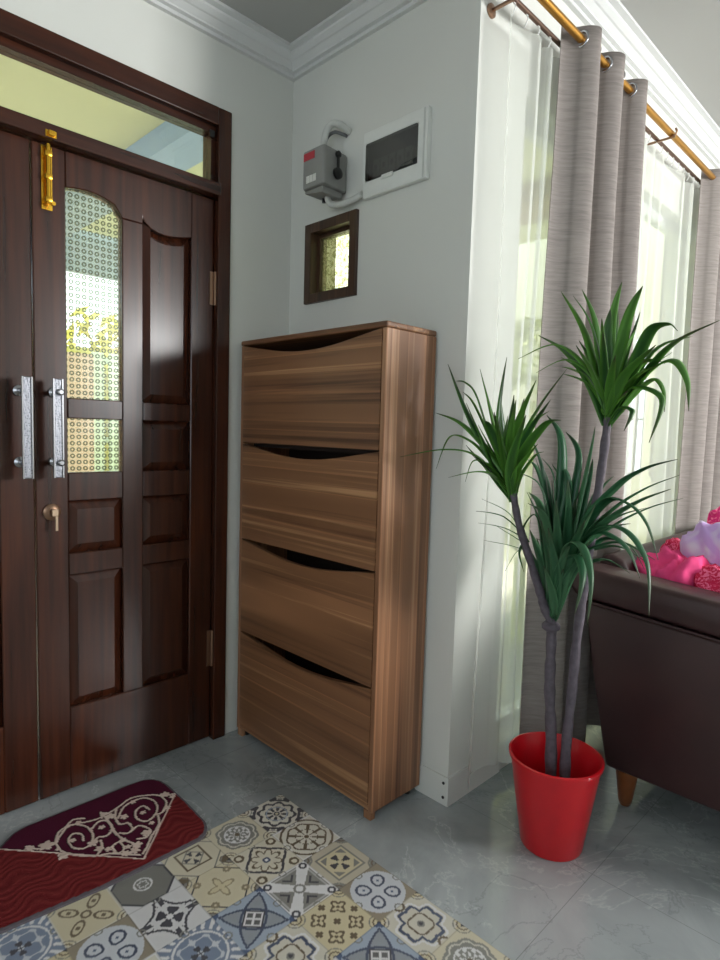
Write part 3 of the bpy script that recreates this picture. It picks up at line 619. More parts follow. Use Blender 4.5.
for i, (z0, z1) in enumerate(((.050, .4175), (.4225, .7765), (.7815, 1.139), (1.144, 1.498))):
    bm = bmesh.new(); a, b = cx0+.019, cx1-.019; sag = .040
    n = 24; top = []
    for k in range(n+1):
        t = k/n; top.append((a+(b-a)*t, z1-sag*(math.sin(PI*t)**1.15)))
    add_prism(bm, [(a, z0), (b, z0)]+top[::-1], 1, cy0, cy0+.016, 0)
    obj('drawer', bm, M['walnut_h'], cab)
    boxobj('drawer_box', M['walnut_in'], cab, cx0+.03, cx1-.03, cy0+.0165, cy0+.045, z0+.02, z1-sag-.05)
for x in (cx0+.03, cx1-.03):
    for y in (cy0+.03, cy1-.03):
        bm = bmesh.new(); add_lathe(bm, [(.012, .0015), (.014, .006), (.014, cz0)], (x, y, 0), 16); obj('foot', bm, M['black'], cab, smooth=40)
bm = bmesh.new(); add_box(bm, cx1-.036, cx1-.006, cy0+.003, cy0+.022, .0015, cz0-.0005); obj('foot', bm, M['walnut_v'], cab)
bm = bmesh.new(); add_box(bm, cx0+.006, cx0+.036, cy0+.003, cy0+.022, .0015, cz0-.0005); obj('foot', bm, M['walnut_v'], cab)

# ------------------------------------------------------------------ breaker panel
bp = thing('breaker_panel', 'white plastic breaker panel with smoked window high on the wall', 'electrical panel', (.56, 0, 1.998))
px0, px1, pz0, pz1 = .420, .703, 1.998, 2.217
bm = bmesh.new()
wx_0, wx_1, wz_0, wz_1 = px0+.012, px1-.038, pz0+.055, pz1-.040
add_box(bm, px0, px1, -.020, -.0005, pz0, wz_0, bev=.004); add_box(bm, px0, px1, -.020, -.0005, wz_1, pz1, bev=.004)
add_box(bm, px0, wx_0, -.020, -.0005, wz_0-.004, wz_1+.004); add_box(bm, wx_1, px1, -.020, -.0005, wz_0-.004, wz_1+.004)
obj('panel_cover', bm, M['wplastic'], bp)
bm = bmesh.new(); add_box(bm, px1-.016, px1-.010, -.0215, -.0195, pz0+.004, pz1-.004); obj('cover_groove', bm, M['conduit'], bp)
boxobj('panel_inside', M['dark_gap'], bp, wx_0, wx_1, -.006, -.001, wz_0, wz_1)
for k in range(5):
    x = wx_0+.03+k*.036
    b = boxobj('breaker', M['gplastic'], bp, x, x+.030, -.013, -.0065, wz_0+.012, wz_0+.066, bev=.001)
    boxobj('toggle', M['black'], b, x+.010, x+.020, -.0160, -.0135, wz_0+.03, wz_0+.046)
bm = bmesh.new()
pts = [(wx_0+.001, wz_0+.006), (wx_0+.001, wz_1-.006), (wx_0+.006, wz_1-.001), (wx_1-.006, wz_1-.001), (wx_1-.001, wz_1-.006), (wx_1-.001, wz_0+.018), (wx_1-.07, wz_0+.012), (wx_1-.08, wz_0+.001), (wx_0+.006, wz_0+.001)]
add_prism(bm, pts, 1, -.0215, -.0185); obj('smoked_window', bm, M['smoked'], bp)
boxobj('window_latch', M['wplastic'], bp, wx_0+.08, wx_0+.13, -.0245, -.0205, wz_0-.012, wz_0+.002, bev=.001)

# ------------------------------------------------------------------ grey switch box
sb = thing('switch_box', 'grey electrical safety switch box with conduits left of the white breaker panel', 'switch box', (.27, 0, 2.02))
bm = bmesh.new()
add_prism(bm, [(.214, -.105), (.227, -.128), (.330, -.128), (.337, -.121), (.326, -.012), (.318, -.002), (.214, -.002)], 2, 2.046, 2.176, bev=.006)
obj('box_body', bm, M['gplastic'], sb, smooth=40)
bm = bmesh.new(); add_prism(bm, [(.224, 2.036), (.318, 2.022), (.318, 2.045), (.224, 2.045)], 1, -.115, -.02, bev=.003); obj('box_base', bm, M['gplastic'], sb)
boxobj('red_label', M['label_red'], sb, .232, .290, -.1300, -.1285, 2.140, 2.165)
for k in range(3): boxobj('rating_sticker', M['label_white'], sb, .248+k*.018, .263+k*.018, -.1300, -.1285, 2.062, 2.086)
bm = bmesh.new(); add_tube(bm, [(.3435, -.066, 2.092), (.3435, -.066, 2.158)], .0055, 12)
add_lathe(bm, [(.019, -.0045), (.019, .004), (.012, .007)], (.3435, -.066, 2.092), 20, 0); add_lathe(bm, [(.011, -.0045), (.011, .004), (.007, .007)], (.3435, -.066, 2.156), 16, 0)
obj('switch_lever', bm, M['black'], sb, smooth=40)
bm = bmesh.new(); add_tube(bm, smooth_path([(.262, -.062, 2.165), (.258, -.060, 2.22), (.266, -.056, 2.262), (.290, -.050, 2.280), (.318, -.040, 2.272), (.326, -.012, 2.262), (.326, -.002, 2.26)]), .0125, 14)
obj('conduit', bm, M['conduit'], sb, smooth=60)
bm = bmesh.new(); add_tube(bm, smooth_path([(.244, -.040, 2.168), (.238, -.038, 2.215), (.250, -.036, 2.252), (.280, -.030, 2.262), (.31, -.015, 2.25), (.315, -.002, 2.248)]), .006, 12)
obj('cable', bm, M['cable'], sb, smooth=60)
bm = bmesh.new(); add_tube(bm, smooth_path([(.285, -.06, 2.046), (.285, -.058, 2.018), (.300, -.050, 2.000), (.335, -.036, 1.998), (.385, -.022, 2.008), (.419, -.018, 2.018)]), .0115, 14)
obj('conduit', bm, M['conduit'], sb, smooth=60)
bm = bmesh.new(); add_tube(bm, [(.255, -.05, 2.0405), (.255, -.05, 2.018)], .008, 12); obj('gland', bm, M['black'], sb, smooth=50)

# ------------------------------------------------------------------ door mat
outl = [(.489, -.671), (.478, -.645), (.456, -.628), (.43, -.618), (.30, -.611), (.18, -.610), (.140, -.616), (.112, -.632), (.096, -.656), (.092, -.70), (.094, -.88), (.094, -1.02), (.104, -1.055), (.148, -1.105), (.21, -1.15), (.30, -1.20), (.37, -1.235), (.42, -1.235), (.452, -1.215), (.462, -1.18), (.474, -1.07), (.486, -.95), (.490, -.83)]
from mathutils import geometry as G_
def resample(pts, n):
    P = [Vector(p) for p in pts]; P.append(P[0]); L = [0]
    for a, b in zip(P, P[1:]): L.append(L[-1]+(b-a).length)
    out = []
    for k in range(n):
        s = L[-1]*k/n; i = max(j for j in range(len(L)) if L[j] <= s+1e-9); i = min(i, len(P)-2)
        out.append(P[i].lerp(P[i+1], (s-L[i])/(L[i+1]-L[i])))
    return out
mat = thing('door_mat', 'maroon plush door mat with cream scrollwork on the floor before the doors', 'doormat', (.29, -.9, 0))
O = resample(outl, 160)
poly = np.array([[p.x, p.y] for p in O])
st = .0028
xs = np.arange(.09, .494, st); ys = np.arange(-1.24, -.605, st)
GX, GY = np.meshgrid(xs, ys, indexing='ij')
def inside(px, py, poly):
    r = np.zeros(px.shape, bool); j = len(poly)-1
    for i in range(len(poly)):
        xi, yi = poly[i]; xj, yj = poly[j]
        c = ((yi > py) != (yj > py)) & (px < (xj-xi)*(py-yi)/(yj-yi+1e-12)+xi)
        r ^= c; j = i
    return r
def segdist(px, py, pts):
    d = np.full(px.shape, 9.)
    for (x0, y0), (x1, y1) in zip(pts, pts[1:]):
        dx, dy = x1-x0, y1-y0; L2 = dx*dx+dy*dy+1e-12
        t = np.clip(((px-x0)*dx+(py-y0)*dy)/L2, 0, 1)
        d = np.minimum(d, np.hypot(px-x0-t*dx, py-y0-t*dy))
    return d
ins = inside(GX, GY, poly)
mc = np.ones(GX.shape+(4,)); red = np.array(lin(96, 30, 32)[:3]); red2 = np.array(lin(124, 50, 48)[:3]); pur = np.array(lin(72, 22, 42)[:3]); cre = np.array(lin(196, 178, 166)[:3])
ph_ = GX*260+3*np.sin(GY*62)+2*np.sin(GX*41+GY*37)+1.5*np.sin(GY*23-GX*60); wav = (.5+.5*np.sin(ph_))[..., None]**1.5
mc[..., :3] = red*(1-wav*.5)+red2*wav*.5
AP = (.462, -.828); RR = (.234, -.608); LL = (.153, -1.105)
def side(a, b): return (b[0]-a[0])*(GY-a[1])-(b[1]-a[1])*(GX-a[0])
purm = (side(AP, RR)*side(AP, RR) >= 0)
sR = side(AP, RR); sL = side(AP, LL); cR = (RR[0]-AP[0])*(-.85-AP[1])-(RR[1]-AP[1])*(.2-AP[0]); cL = (LL[0]-AP[0])*(-.85-AP[1])-(LL[1]-AP[1])*(.2-AP[0])
purm = (sR*cR > 0) & (sL*cL > 0)
mc[purm, :3] = pur
orn = np.full(GX.shape, 9.)
for c in CURLS: orn = np.minimum(orn, segdist(GX, GY, [tuple(p[:2]) for p in smooth_path([(a, b, 0) for a, b in c], 4)])-.0033)
for x, y, r in BLOBS:
    th_ = np.arctan2(GY-y, GX-x); rr = np.hypot(GX-x, GY-y); orn = np.minimum(orn, rr-r*(.55+.45*abs(np.cos(2.5*th_+x*40))))
for a, b in ((AP, RR), (AP, LL)): orn = np.minimum(orn, segdist(GX, GY, [a, b])-.0022)
mc[orn < 0, :3] = cre
mc[(orn > 0) & (orn < .003) & purm, :3] = pur*.45
inner = segdist(GX, GY, [tuple(p) for p in poly]+[tuple(poly[0])])
idx = -np.ones(GX.shape, int); keep = ins & (inner > .006); idx[keep] = np.arange(keep.sum())
zz = .0115+.0006*np.sin(ph_)*(~purm)+.0018*(orn < 0)-.004*np.exp(-inner/.006)
vs = np.stack([GX[keep], GY[keep], zz[keep]], -1)-np.array([.29, -.9, 0])
q = np.stack([idx[:-1, :-1], idx[1:, :-1], idx[1:, 1:], idx[:-1, 1:]], -1).reshape(-1, 4); q = q[(q >= 0).all(1)]
me = bpy.data.meshes.new('pile'); me.from_pydata(vs.tolist(), [], q.tolist()); me.update()
o = bpy.data.objects.new('pile', me); C.objects.link(o); o.parent = mat; me.materials.append(M['plush']); set_cols(o, mc[keep])
bm = bmesh.new()
ring = [bm.verts.new((p.x, p.y, .002)) for p in O]; r2 = [bm.verts.new((p.x, p.y, .0075)) for p in O]
cen = Vector((.29, -.9)); r3 = [bm.verts.new((*(p+(cen-p).normalized()*.012), .0095)) for p in O]
for a, b in ((ring, r2), (r2, r3)):
    for i in range(160): bm.faces.new((a[i], a[(i+1) % 160], b[(i+1) % 160], b[i]))
bm.faces.new(ring[::-1]); bmesh.ops.recalc_face_normals(bm, faces=bm.faces[:])
obj('binding', bm, M['matedge'], mat, smooth=60)
# ------------------------------------------------------------------ potted plant
PX, PY = 1.186, .088
plant = thing('potted_plant', 'artificial dracaena with three leafy heads in a red plastic pot', 'plant', (PX, PY, 0))
bm = bmesh.new()
add_lathe(bm, [(.086, .001), (.089, .006), (.128, .262), (.134, .264), (.134, .272), (.128, .274), (.124, .268), (.085, .012), (.0, .0115001)][:8], (PX, PY, 0), 48)
obj('pot', bm, M['red'], plant, smooth=35)
bm = bmesh.new(); add_lathe(bm, [(.088, .06), (.090, .075), (.07, .085), (.03, .09)], (PX, PY, 0), 32); obj('filler', bm, M['soil'], plant, smooth=60)
def knobbly(pts, r0, r1, n=5):
    P = smooth_path(pts, n); rs = []
    for i, p in enumerate(P):
        t = i/(len(P)-1); rs.append((r0+(r1-r0)*t)*(1+.10*math.sin(i*2.1)+.05*math.sin(i*5.3)))
    return P, rs
for pts, r0, r1 in (
    ([(1.178, .09, .085), (1.166, .095, .304), (1.150, .10, .45), (1.147, .10, .571), (1.145, .10, .667)], .017, .0145),
    ([(1.146, .10, .650), (1.123, .09, .70), (1.113, .08, .742), (1.086, .06, .836), (1.062, .03, .939), (1.043, .02, 1.03)], .014, .010),
    ([(1.216, .10, .085), (1.206, .11, .284), (1.209, .12, .464), (1.216, .12, .645), (1.238, .11, .855), (1.253, .11, 1.027), (1.269, .10, 1.167), (1.274, .10, 1.255)], .0155, .011)):
    P, rs = knobbly(pts, r0, r1)
    bm = bmesh.new(); add_tube(bm, P, rs, 14); obj('stem', bm, M['trunk'], plant, smooth=60)
bm = bmesh.new(); add_lathe(bm, [(.016, 0), (.026, .008), (.027, .018), (.018, .028)], (1.143, .10, .628), 20); obj('stem_ring', bm, M['trunk'], plant, smooth=60)
gdark = np.array(lin(28, 78, 32)); gmid = np.array(lin(52, 108, 40)); glite = np.array(lin(116, 180, 60)); teal = np.array(lin(26, 84, 52)); gpale = np.array(lin(120, 170, 130)); gbr = np.array(lin(72, 62, 44))
def foliage(key, wmax, base_col, light_col, tipbrown=.0):
    bm = bmesh.new(); cols = []; ls = LEAVES[key]; rr = random.Random(hash(key) % 99 if False else ord(key))
    more = []
    if key != 'S':
        for pts in ls:
            for rep in range(2 if key == 'M' else 1):
                f = rr.uniform(.55, .92); o_ = Vector(pts[0]); a_ = rr.uniform(-.5, .5); q_ = Matrix.Rotation(a_, 3, 'Z') @ Matrix.Rotation(rr.uniform(-.12, .12), 3, 'X')
                more.append([tuple(o_+(q_ @ (Vector(p)-o_))*f) for p in pts])
    more = [m for m in more if all(p[0] > (.98 if p[1] > -.04 else .80) for p in m)]
    for li, pts in enumerate(ls+more):
        P = smooth_path(pts, 7); n = len(P); B = Vector(pts[0]); j = Vector((rr.uniform(-.008, .008), rr.uniform(-.008, .008), rr.uniform(-.02, .03)))
        out = Vector((P[-1].x-B.x, P[-1].y-B.y, 0)); 
        if out.length < .02: out = Vector((rr.uniform(-1, 1), rr.uniform(-1, 1), 0))
        out.normalize(); sidev = Vector((0, 0, 1)).cross(out)
        # the blade twists part of the way towards lying across the light
        tw = rr.uniform(-.5, .5); L = sum((b-a).length for a, b in zip(P, P[1:]))
        w = wmax*min(1, .45+L*1.9)*rr.uniform(.85, 1.15); bright = rr.random()
        rows = []
        for i, p in enumerate(P):
            t = i/(n-1); d = (P[min(i+1, n-1)]-P[max(i-1, 0)]).normalized()
            s = (sidev-d*sidev.dot(d)).normalized(); nn = d.cross(s); a = tw*(1-t*.3); s2 = s*math.cos(a)+nn*math.sin(a); n2 = s2.cross(d)
            hw = w*.5*((.42+.58*min(1, t/.3))*(1-max(0, (t-.35)/.65)**1.5)); hw = max(hw, .0006)
            q = p+j*(1-t)
            rows.append([bm.verts.new(q-s2*hw+n2*hw*.35), bm.verts.new(q-s2*hw*.35+n2*hw*.05), bm.verts.new(q+s2*hw*.35+n2*hw*.05), bm.verts.new(q+s2*hw+n2*hw*.35)])
            for kx in range(4):
                c = base_col*(1-bright*.5)+light_col*bright*.5
                if kx in (0, 3): c = c*.6+light_col*.4
                tb = max(0, (t-.75)/.25)*.8; c = c*(1-tb)+gbr*tb
                cols.append(tuple(c[:3])+(1,))
        for a, b in zip(rows, rows[1:]):
            for kx in range(3): bm.faces.new((a[kx], a[kx+1], b[kx+1], b[kx]))
    o = obj('foliage', bm, M['leaf'], plant, smooth=180, solid=.0008); set_cols(o, cols); return o
foliage('R', .032, gdark, glite); foliage('L', .033, gdark, glite); foliage('M', .034, teal, gpale*.6+gmid*.4); foliage('S', .011, gdark, gmid)

# ------------------------------------------------------------------ curtains and rods
def sheet(name, label, cat, path, z0f, z1, mat, nz=40, sway=None, th=.0008, group=None):
    """path: list of (x, y) at the rod; bottom eases out by sway(u, t) -> (dx, dy)"""
    bm = bmesh.new(); rows = []
    n = len(path)
    for k in range(nz+1):
        t = k/nz; row = []
        for i, (x, y) in enumerate(path):
            u = i/(n-1); dx, dy = sway(u, 1-t) if sway else (0, 0)
            z0 = z0f(u); dx *= min(1, (1-t)*3); row.append(bm.verts.new((x+dx, y+dy, z0+(z1-z0)*t)))
        rows.append(row)
    for a, b in zip(rows, rows[1:]):
        for i in range(n-1): bm.faces.new((a[i], a[i+1], b[i+1], b[i]))
    o = obj(name, bm, mat, None, smooth=180, solid=th)
    tag(o, label, cat, group); return o
def wavy(y0, y1, xc, amp, waves, n=240, ph=0.0, sharp=1.0, irr=0.0):
    out = []
    for i in range(n+1):
        u = i/n; a = 2*PI*waves*u+ph+irr*math.sin(2*PI*u*2.3+1)
        s = math.sin(a); s = math.copysign(abs(s)**sharp, s)
        out.append((xc+amp*s, y0+(y1-y0)*u+.2*amp*math.cos(a*.5)))
    return out
RX, RZ = .995, 2.467
# drape beside the first sheer: folds gather, lean to the wall corner towards the floor
def sway1(u, t): return (-.010*math.sin(3*t+u*4)+.006*math.sin(9*u), -.030*t*(1-u)*1.0+.03*t*t*u+.018*math.sin(PI*t*1.3)*math.sin(5*u))
DRP = wavy(.318, .822, RX, .042, 2.55, ph=-PI/2, sharp=.8, irr=.0)
tag(sheet('drape', 'x', 'x', DRP, lambda u: .05, 2.506, M['drape'], sway=sway1, th=.002),
    'taupe grommet drape hanging behind the plant, between the two sheers', 'curtain')
tag(sheet('drape', 'x', 'x', wavy(1.73, 2.30, RX, .038, 3.0, ph=-PI/2, sharp=.8, irr=.2), lambda u: .05, 2.506, M['drape'], sway=lambda u, t: (.004*math.sin(3*t), -.03*t*(1-u)), th=.002),
    'taupe drape at the far right edge of the window behind the sofa', 'curtain')
def sw2(u, t): return (.004*math.sin(7*u+3*t), -.03*t*(1-u)+.012*math.sin(4*t+6*u))
tag(sheet('sheer_curtain', 'x', 'x', wavy(.045, .66, .930, .015, 5.5, ph=.5, irr=1.6, sharp=1.3), lambda u: .075+.035*max(0, math.sin(u*9)), 2.424, M['sheer'], sway=sw2, th=0),
    'white sheer curtain by the wall corner, left of the taupe drape', 'sheer curtain')
tag(sheet('sheer_curtain', 'x', 'x', wavy(.665, 2.02, .930, .015, 8.5, ph=.1, irr=2.6, sharp=1.3), lambda u: .08, 2.424, M['sheer'], sway=lambda u, t: (.003*math.sin(7*u+3*t), .012*math.sin(4*t+6*u)), th=0),
    'white sheer curtain over the window behind the sofa', 'sheer curtain')
rod = thing('curtain_rod', 'golden front curtain rod carrying the taupe drapes', 'curtain rod', (RX, .9, RZ))
bm = bmesh.new(); add_tube(bm, [(RX, .02, RZ), (RX, 2.5, RZ)], .0125, 16); obj('rod', bm, M['goldrod'], rod, smooth=40)
for y, s in ((.02, -1), (2.5, 1)):
    bm = bmesh.new(); add_lathe(bm, [(.013, 0), (.018, .006*s), (.020, .02*s), (.012, .032*s), (.004, .036*s)], (RX, y, RZ), 16, 1); obj('finial', bm, M['bronze'], rod, smooth=60)
rod2 = thing('curtain_rod', 'thin bronze rear curtain rod carrying the white sheers', 'curtain rod', (.938, .9, 2.462))
bm = bmesh.new(); add_tube(bm, [(.938, .035, 2.462), (.938, 2.5, 2.462)], .008, 14); obj('rod', bm, M['bronze'], rod2, smooth=40)
bm = bmesh.new(); add_lathe(bm, [(.008, 0), (.015, -.006), (.016, -.018), (.006, -.028)], (.938, .035, 2.462), 16, 1); obj('finial', bm, M['bronze'], rod2, smooth=60)
where = ('nearest the wall corner', 'over the window behind the sofa', 'at the far end of the rods')
for y, wtxt in zip((.05, 1.20, 2.46), where):
    bm = bmesh.new(); add_lathe(bm, [(.020, .0), (.020, .006), (.009, .009)], (W, y, 2.45), 18, 0)
    add_box(bm, W+.004, RX+.018, y-.005, y+.005, 2.446, 2.4535, bev=.001)
    add_tube(bm, [(RX, y, 2.452), (RX+.020, y, 2.458), (RX+.024, y, 2.470), (RX+.018, y, 2.482)], .0045, 8)
    tag(obj('rod_bracket', bm, M['lockmetal'], None, smooth=40), 'bronze double rod bracket '+wtxt, 'bracket', 'curtain rod brackets')
# grommets where the rod passes through the drapes
def grommet(y, txt, ang=0.0):
    bm = bmesh.new(); seg = 28
    rings = []
    for k in range(seg):
        a = 2*PI*k/seg; c = Vector((math.cos(a), 0, math.sin(a))); rg = []
        for m in range(8):
            b = 2*PI*m/8; rg.append(Vector((c.x*(.022+.005*math.cos(b)), .0035*math.sin(b), c.z*(.022+.005*math.cos(b)))))
        rings.append(rg)
    R_ = Matrix.Rotation(ang, 3, 'Z')
    V_ = [[bm.verts.new(R_ @ v+Vector((RX, y, RZ))) for v in rg] for rg in rings]
    for i in range(seg):
        for m in range(8): bm.faces.new((V_[i][m], V_[(i+1) % seg][m], V_[(i+1) % seg][(m+1) % 8], V_[i][(m+1) % 8]))
    bmesh.ops.recalc_face_normals(bm, faces=bm.faces[:])
    tag(obj('grommet', bm, M['chrome'], None, smooth=180), txt, 'grommet', 'drape grommets')
ys_ = [q0[1]+(q1[1]-q0[1])*(RX-q0[0])/(q1[0]-q0[0]) for q0, q1 in zip(DRP, DRP[1:]) if (q0[0]-RX)*(q1[0]-RX) <= 0]
for y, wd in zip(ys_, ('first', 'second', 'third', 'fourth', 'fifth', 'sixth')): grommet(y, wd+' metal grommet from the left on the middle taupe drape')

for k in range(26):
    y = .07+k*.0705
    bm = bmesh.new(); add_tube(bm, smooth_path([(.938, y, 2.4535), (.942, y, 2.442), (.936, y, 2.428), (.930, y, 2.420)], 3), .0018, 6)
    add_tube(bm, [(.938, y-.004, 2.4525), (.938, y+.004, 2.4525)], .0028, 6)
    tag(obj('curtain_hook', bm, M['ring'], None), 'small white hook holding a sheer curtain under the rear rod', 'curtain hook', 'white hooks along the rear rod')

# ------------------------------------------------------------------ big window: white aluminium, tall panes
wn = bpy.data.objects.new('window_1', None); C.objects.link(wn); wn.location = (W-.08, 1.15, WZ0); wn['kind'] = 'structure'
bm = bmesh.new(); f = .04; X0, X1 = W-.10, W-.06
add_box(bm, X0, X1, WY0, WY0+f, WZ0, WZ1); add_box(bm, X0, X1, WY1-f, WY1, WZ0, WZ1); add_box(bm, X0, X1, WY0+f, WY1-f, WZ0, WZ0+f); add_box(bm, X0, X1, WY0+f, WY1-f, WZ1-f, WZ1)
for y in (.86, 1.44): add_box(bm, X0, X1, y-.02, y+.02, WZ0+f, WZ1-f)
obj('window_frame', bm, M['alu'], wn)
for a, b in ((WY0+f, .84), (.88, 1.42), (1.46, WY1-f)): boxobj('pane', M['glass'], wn, X0+.018, X0+.022, a, b, WZ0+f, WZ1-f)

# ------------------------------------------------------------------ sofa
SY = .40
sofa = thing('sofa', 'dark brown leather sofa standing along the curtained window', 'sofa', (1.5, 1.3, 0))
def armprism(bm, y0, y1, bev): add_prism(bm, [(1.207, .124), (1.150, .40), (1.104, .655), (1.60, .618), (2.0, .59), (2.0, .124)], 1, y0, y1, bev, 3)
for nm, (y0, y1) in (('near', (SY, SY+.13)), ('far', (2.35, 2.55))):
    bm = bmesh.new(); armprism(bm, y0, y1, .012); a = obj('arm', bm, M['leather'], sofa, smooth=50)
    bm = bmesh.new()
    add_prism(bm, [(1.070, .672), (1.040, .715), (1.052, .752), (1.10, .768), (1.50, .738), (1.95, .700), (2.02, .66), (2.02, .60), (1.60, .628), (1.104, .664)], 1, y0-.008, y1+.008, .018, 3)
    obj('arm_pad', bm, M['leather'], a, smooth=50)
    bm = bmesh.new(); add_tube(bm, [(1.100, y0-.006, .659), (1.60, y0-.006, .623), (2.0, y0-.006, .594)], .004, 8); obj('piping', bm, M['leather'], a, smooth=60)
bm = bmesh.new(); add_prism(bm, [(1.215, .124), (1.16, .40), (1.075, .74), (1.085, .785), (1.12, .80), (1.17, .78), (1.33, .44), (1.36, .124)], 1, SY+.145, 2.335, .02, 3)
obj('backrest', bm, M['leather'], sofa, smooth=50)
boxobj('seat_base', M['leather'], sofa, 1.365, 2.0, SY+.145, 2.335, .124, .30, bev=.012)
for a, b in ((SY+.15, 1.47), (1.48, 2.33)): boxobj('seat_cushion', M['leather'], sofa, 1.37, 2.03, a, b, .305, .44, bev=.03, smooth=50)
for x, y in ((1.262, SY+.045), (1.93, SY+.045), (1.262, 2.50), (1.93, 2.50)):
    bm = bmesh.new(); d = -.012 if x < 1.5 else .012
    add_lathe(bm, [(.016, 0.001), (.020, .012), (.021, .013), (.036, .122)], (x, y, 0), 18); obj('leg', bm, M['legwood'], sofa, smooth=40)

# ------------------------------------------------------------------ laundry heap on the sofa
def heap(name, c, r, mat, label, cat, seed, amp=.22, rotz=0, pw=3.0, squash=None, group=None):
    bm = bmesh.new(); bmesh.ops.create_icosphere(bm, subdivisions=5, radius=1)
    R_ = Matrix.Rotation(rotz, 3, 'Z')
    for v in bm.verts:
        d = v.co.normalized(); k = (abs(d.x)**pw+abs(d.y)**pw+abs(d.z)**pw)**(-1/pw)
        p = Vector((d.x*k, d.y*k, d.z*k))
        q = p*1.6+Vector((seed, seed*2.3, -seed))
        f = 1+amp*noise.noise(q)+amp*.8*(.5-abs(noise.noise(q*2.1)))+amp*.35*(.5-abs(noise.noise(q*5.0)))
        f += .10*math.sin(9*p.x+5*p.z+7*noise.noise(q)+seed)*amp/.22
        v.co = R_ @ Vector((p.x*r[0]*f, p.y*r[1]*f, p.z*r[2]*f))+Vector(c)
    return tag(obj(name, bm, mat, None, smooth=180), label, cat, group)
heap('pink_cloth', (1.30, .655, .62), (.12, .095, .17), M['pink'], 'plain pink cloth bundled behind the near sofa arm', 'cloth', 3.1)
heap('printed_cloth', (1.49, .625, .62), (.12, .07, .16), M['pinkprint'], 'rolled crimson printed cloth lying right behind the sofa arm', 'cloth', 7.7, rotz=-.25)
heap('printed_cloth', (1.25, .86, .70), (.05, .085, .12), M['pinkprint'], 'small crimson printed bunch of cloth leaning on the sofa back', 'cloth', 1.7)
heap('lilac_cloth', (1.40, .80, .65), (.13, .10, .25), M['lilac'], 'lilac cloth bundle on the sofa, above the pink ones', 'cloth', 5.2, pw=3.5, amp=.09)
heap('magenta_cloth', (1.38, 1.12, .66), (.13, .13, .28), M['magenta'], 'magenta cloth topmost at the back of the laundry heap', 'cloth', 9.4, amp=.12)

# ------------------------------------------------------------------ outside
sbox('ground', M['yard'], (-7, -.151, -8, 9, -.2, -.02), (-.15, W-.151, .151, 9, -.2, -.02))
sbox('porch_ceiling', M['soffit'], (-3.3, -.8, -6, 1.2, 2.77, 2.85), (-.8, -.151, -6, 3.0, 2.77, 2.85), (-.151, W-.151, .151, 3.0, 2.77, 2.85))
sbox('porch_beam', M['bluepaint'], (-3.36, -.16, .03, .25, 2.64, 2.769))
sbox('porch_beam', M['bluepaint'], (-3.45, -3.37, -6, 6.5, 2.45, 2.85))
sbox('porch_beam', M['brownpaint'], (-.8, W-.16, 1.95, 2.32, 2.66, 2.769))
sbox('garden_wall', M['gardenwall'], (-4.3, -4.1, -8, .83, -.02, 1.86))
# porch end wall; gridded openings added to imitate windows reflected in the glass
EY = 3.6
bm = bmesh.new()
for b in ((-2.0, -.08, EY, EY+.12, -.02, 3.3), (.08, .14, EY, EY+.12, -.02, 3.3), (.37, .719, EY, EY+.12, -.02, 3.3), (-.08, .08, EY, EY+.12, -.02, .9), (.14, .37, EY, EY+.12, -.02, .9), (-.08, .08, EY, EY+.12, 2.03, 3.3)): add_box(bm, *b)
struct('wall_porch_end', bm, M['porchwall'])
bm = bmesh.new()
for x in (-.08, -.01, .06, .14, .245, .35): add_box(bm, x, x+.02, EY+.03, EY+.06, .9, 2.03 if x < .1 else 3.3)
for z in (.9, 1.35, 1.9): add_box(bm, -.06, .06, EY+.035, EY+.055, z, z+.02)
for z in (.9, 1.35, 1.9, 2.34, 2.44, 2.85): add_box(bm, .16, .35, EY+.035, EY+.055, z, z+.03)
struct('reflection_grid', bm, M['fence'])  # added bars, shaping the bright openings like a reflected window grid
hb = bmesh.new(); rr = random.Random(5)
for k in range(1500):
    c = Vector((-5.0+rr.uniform(-.35, .35), rr.uniform(-6, 3.5), 1.15+rr.random()**.7*1.25)); a = Vector((rr.uniform(-1, 1), rr.uniform(-1, 1), rr.uniform(-1, 1))).normalized()*.13; b = a.cross(Vector((rr.uniform(-1, 1), rr.uniform(-1, 1), rr.uniform(-1, 1)))).normalized()*.05
    vs = [hb.verts.new(c+o) for o in (-a, b, a, -b)]; hb.faces.new(vs)
add_box(hb, -5.2, -4.8, -6, 3.5, -.02, 2.0)
tag(obj('hedge', hb, M['hedge']), 'yellow-green hedge seen through the ring-pattern door glass', 'hedge')
g = thing('yard_gate', 'pale green slatted gate seen through the lower right of the door glass', 'gate', (-4.2, 2.0, -.02))
bm = bmesh.new()
for k in range(13): add_box(bm, -4.24, -4.2, .86+k*.17, .97+k*.17, .05, 1.9)
obj('slats', bm, M['gate'], g)
bm = bmesh.new()
for z in (.15, 1.0, 1.8): add_box(bm, -4.28, -4.245, .85, 3.1, z, z+.06)
obj('rail', bm, M['gate'], g)
pl = bmesh.new(); rr = random.Random(11)
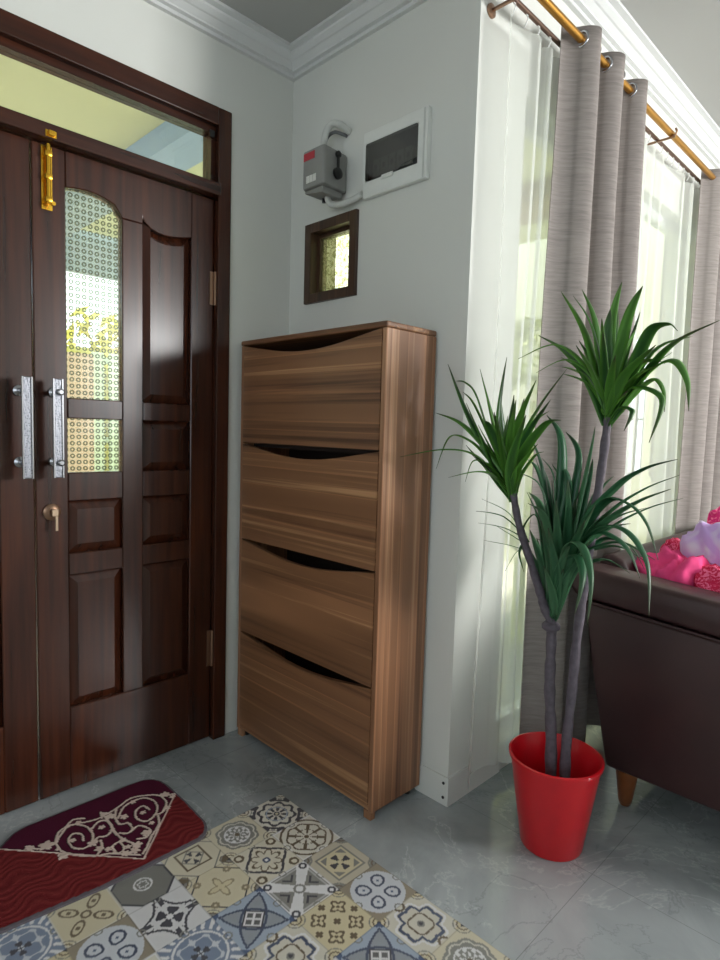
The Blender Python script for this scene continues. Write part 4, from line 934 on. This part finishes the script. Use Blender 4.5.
for cx_, cy_, h, n in ((.20, 1.55, .5, 16), (.10, 1.9, .9, 16), (.28, 1.75, 1.3, 18), (-.1, 1.3, 1.1, 14), (.0, 1.6, 1.4, 16)):
    for k in range(n):
        a = rr.uniform(0, 2*PI); L = rr.uniform(.5, .8); top = rr.uniform(.35, 1.0)
        P = smooth_path([(cx_, cy_, h), (cx_+.3*L*math.cos(a), cy_+.3*L*math.sin(a), h+.6*top*L*1.3), (cx_+.75*L*math.cos(a)*.8, cy_+.75*L*math.sin(a)*.8, h+top*L*.9)], 8)
        out = Vector((math.cos(a), math.sin(a), 0)); s = Vector((0, 0, 1)).cross(out)
        for i in range(2, len(P)-1):
            d = (P[i+1]-P[i]).normalized(); 
            for sg in (-1, 1):
                t = i/len(P); tip = P[i]+(s*sg*.8+d*.9+Vector((0, 0, -.25)))*(.13*(1.1-t*.6))
                w_ = d*.012; pl.faces.new([pl.verts.new(P[i]-w_), pl.verts.new(tip), pl.verts.new(P[i]+w_)])
    add_tube(pl, [(cx_, cy_, -.02), (cx_, cy_, h)], .035, 8)
tag(obj('palm_shrub', pl, M['palm']), 'pale palm fronds growing outside the sheer-covered window', 'palm')

# ------------------------------------------------------------------ light, world, camera
def area(name, loc, rot, sx, sy, power, col):
    l = bpy.data.lights.new(name, 'AREA'); l.shape = 'RECTANGLE'; l.size = sx; l.size_y = sy; l.energy = power; l.color = col
    o = bpy.data.objects.new(name, l); C.objects.link(o); o.location = loc; o.rotation_euler = rot
    return o
area('daylight_right_window', (XR+.25, 2.1, 1.8), (0, PI/2, math.radians(12)), 1.0, 1.1, 190, (1, .99, .97))
area('daylight_rear_window', (2.55, YB-.25, 1.6), (-PI/2, 0, 0), 2.7, 1.5, 225, (1, .985, .96))
sun = bpy.data.lights.new('sun', 'SUN'); sun.energy = 6.0; sun.angle = math.radians(2); sun.color = (1, .95, .85)
so = bpy.data.objects.new('sun', sun); C.objects.link(so); so.rotation_euler = Vector((.75, .25, -.62)).to_track_quat('-Z', 'Y').to_euler(); so.location = (-6, 0, 8)
w = bpy.data.worlds.new('sky'); sc.world = w; w.use_nodes = True; nt = w.node_tree; bg = nt.nodes['Background']
bg.inputs[0].default_value = (.80, .90, 1.0, 1); bg.inputs[1].default_value = 3.1

cam = bpy.data.cameras.new('camera'); cam.sensor_fit = 'HORIZONTAL'; cam.sensor_width = 36; cam.lens = 608.2*36/720
co = bpy.data.objects.new('camera', cam); C.objects.link(co); sc.camera = co
yaw, pitch, roll = .78481, -.080916, .029178
fwd = Vector((-math.sin(yaw)*math.cos(pitch), math.cos(yaw)*math.cos(pitch), math.sin(pitch)))
right = Vector((math.cos(yaw), math.sin(yaw), 0)); up = right.cross(fwd)
R_ = right*math.cos(roll)+up*math.sin(roll); U_ = -right*math.sin(roll)+up*math.cos(roll)
co.matrix_world = Matrix(((R_.x, U_.x, -fwd.x, 1.97503), (R_.y, U_.y, -fwd.y, -1.54687), (R_.z, U_.z, -fwd.z, 1.2), (0, 0, 0, 1)))
cam.clip_start = .05
sc.view_settings.view_transform = 'Standard'; sc.view_settings.look = 'None'; sc.view_settings.gamma = 1; sc.view_settings.use_curve_mapping = False
sc.view_settings.exposure = 0.24
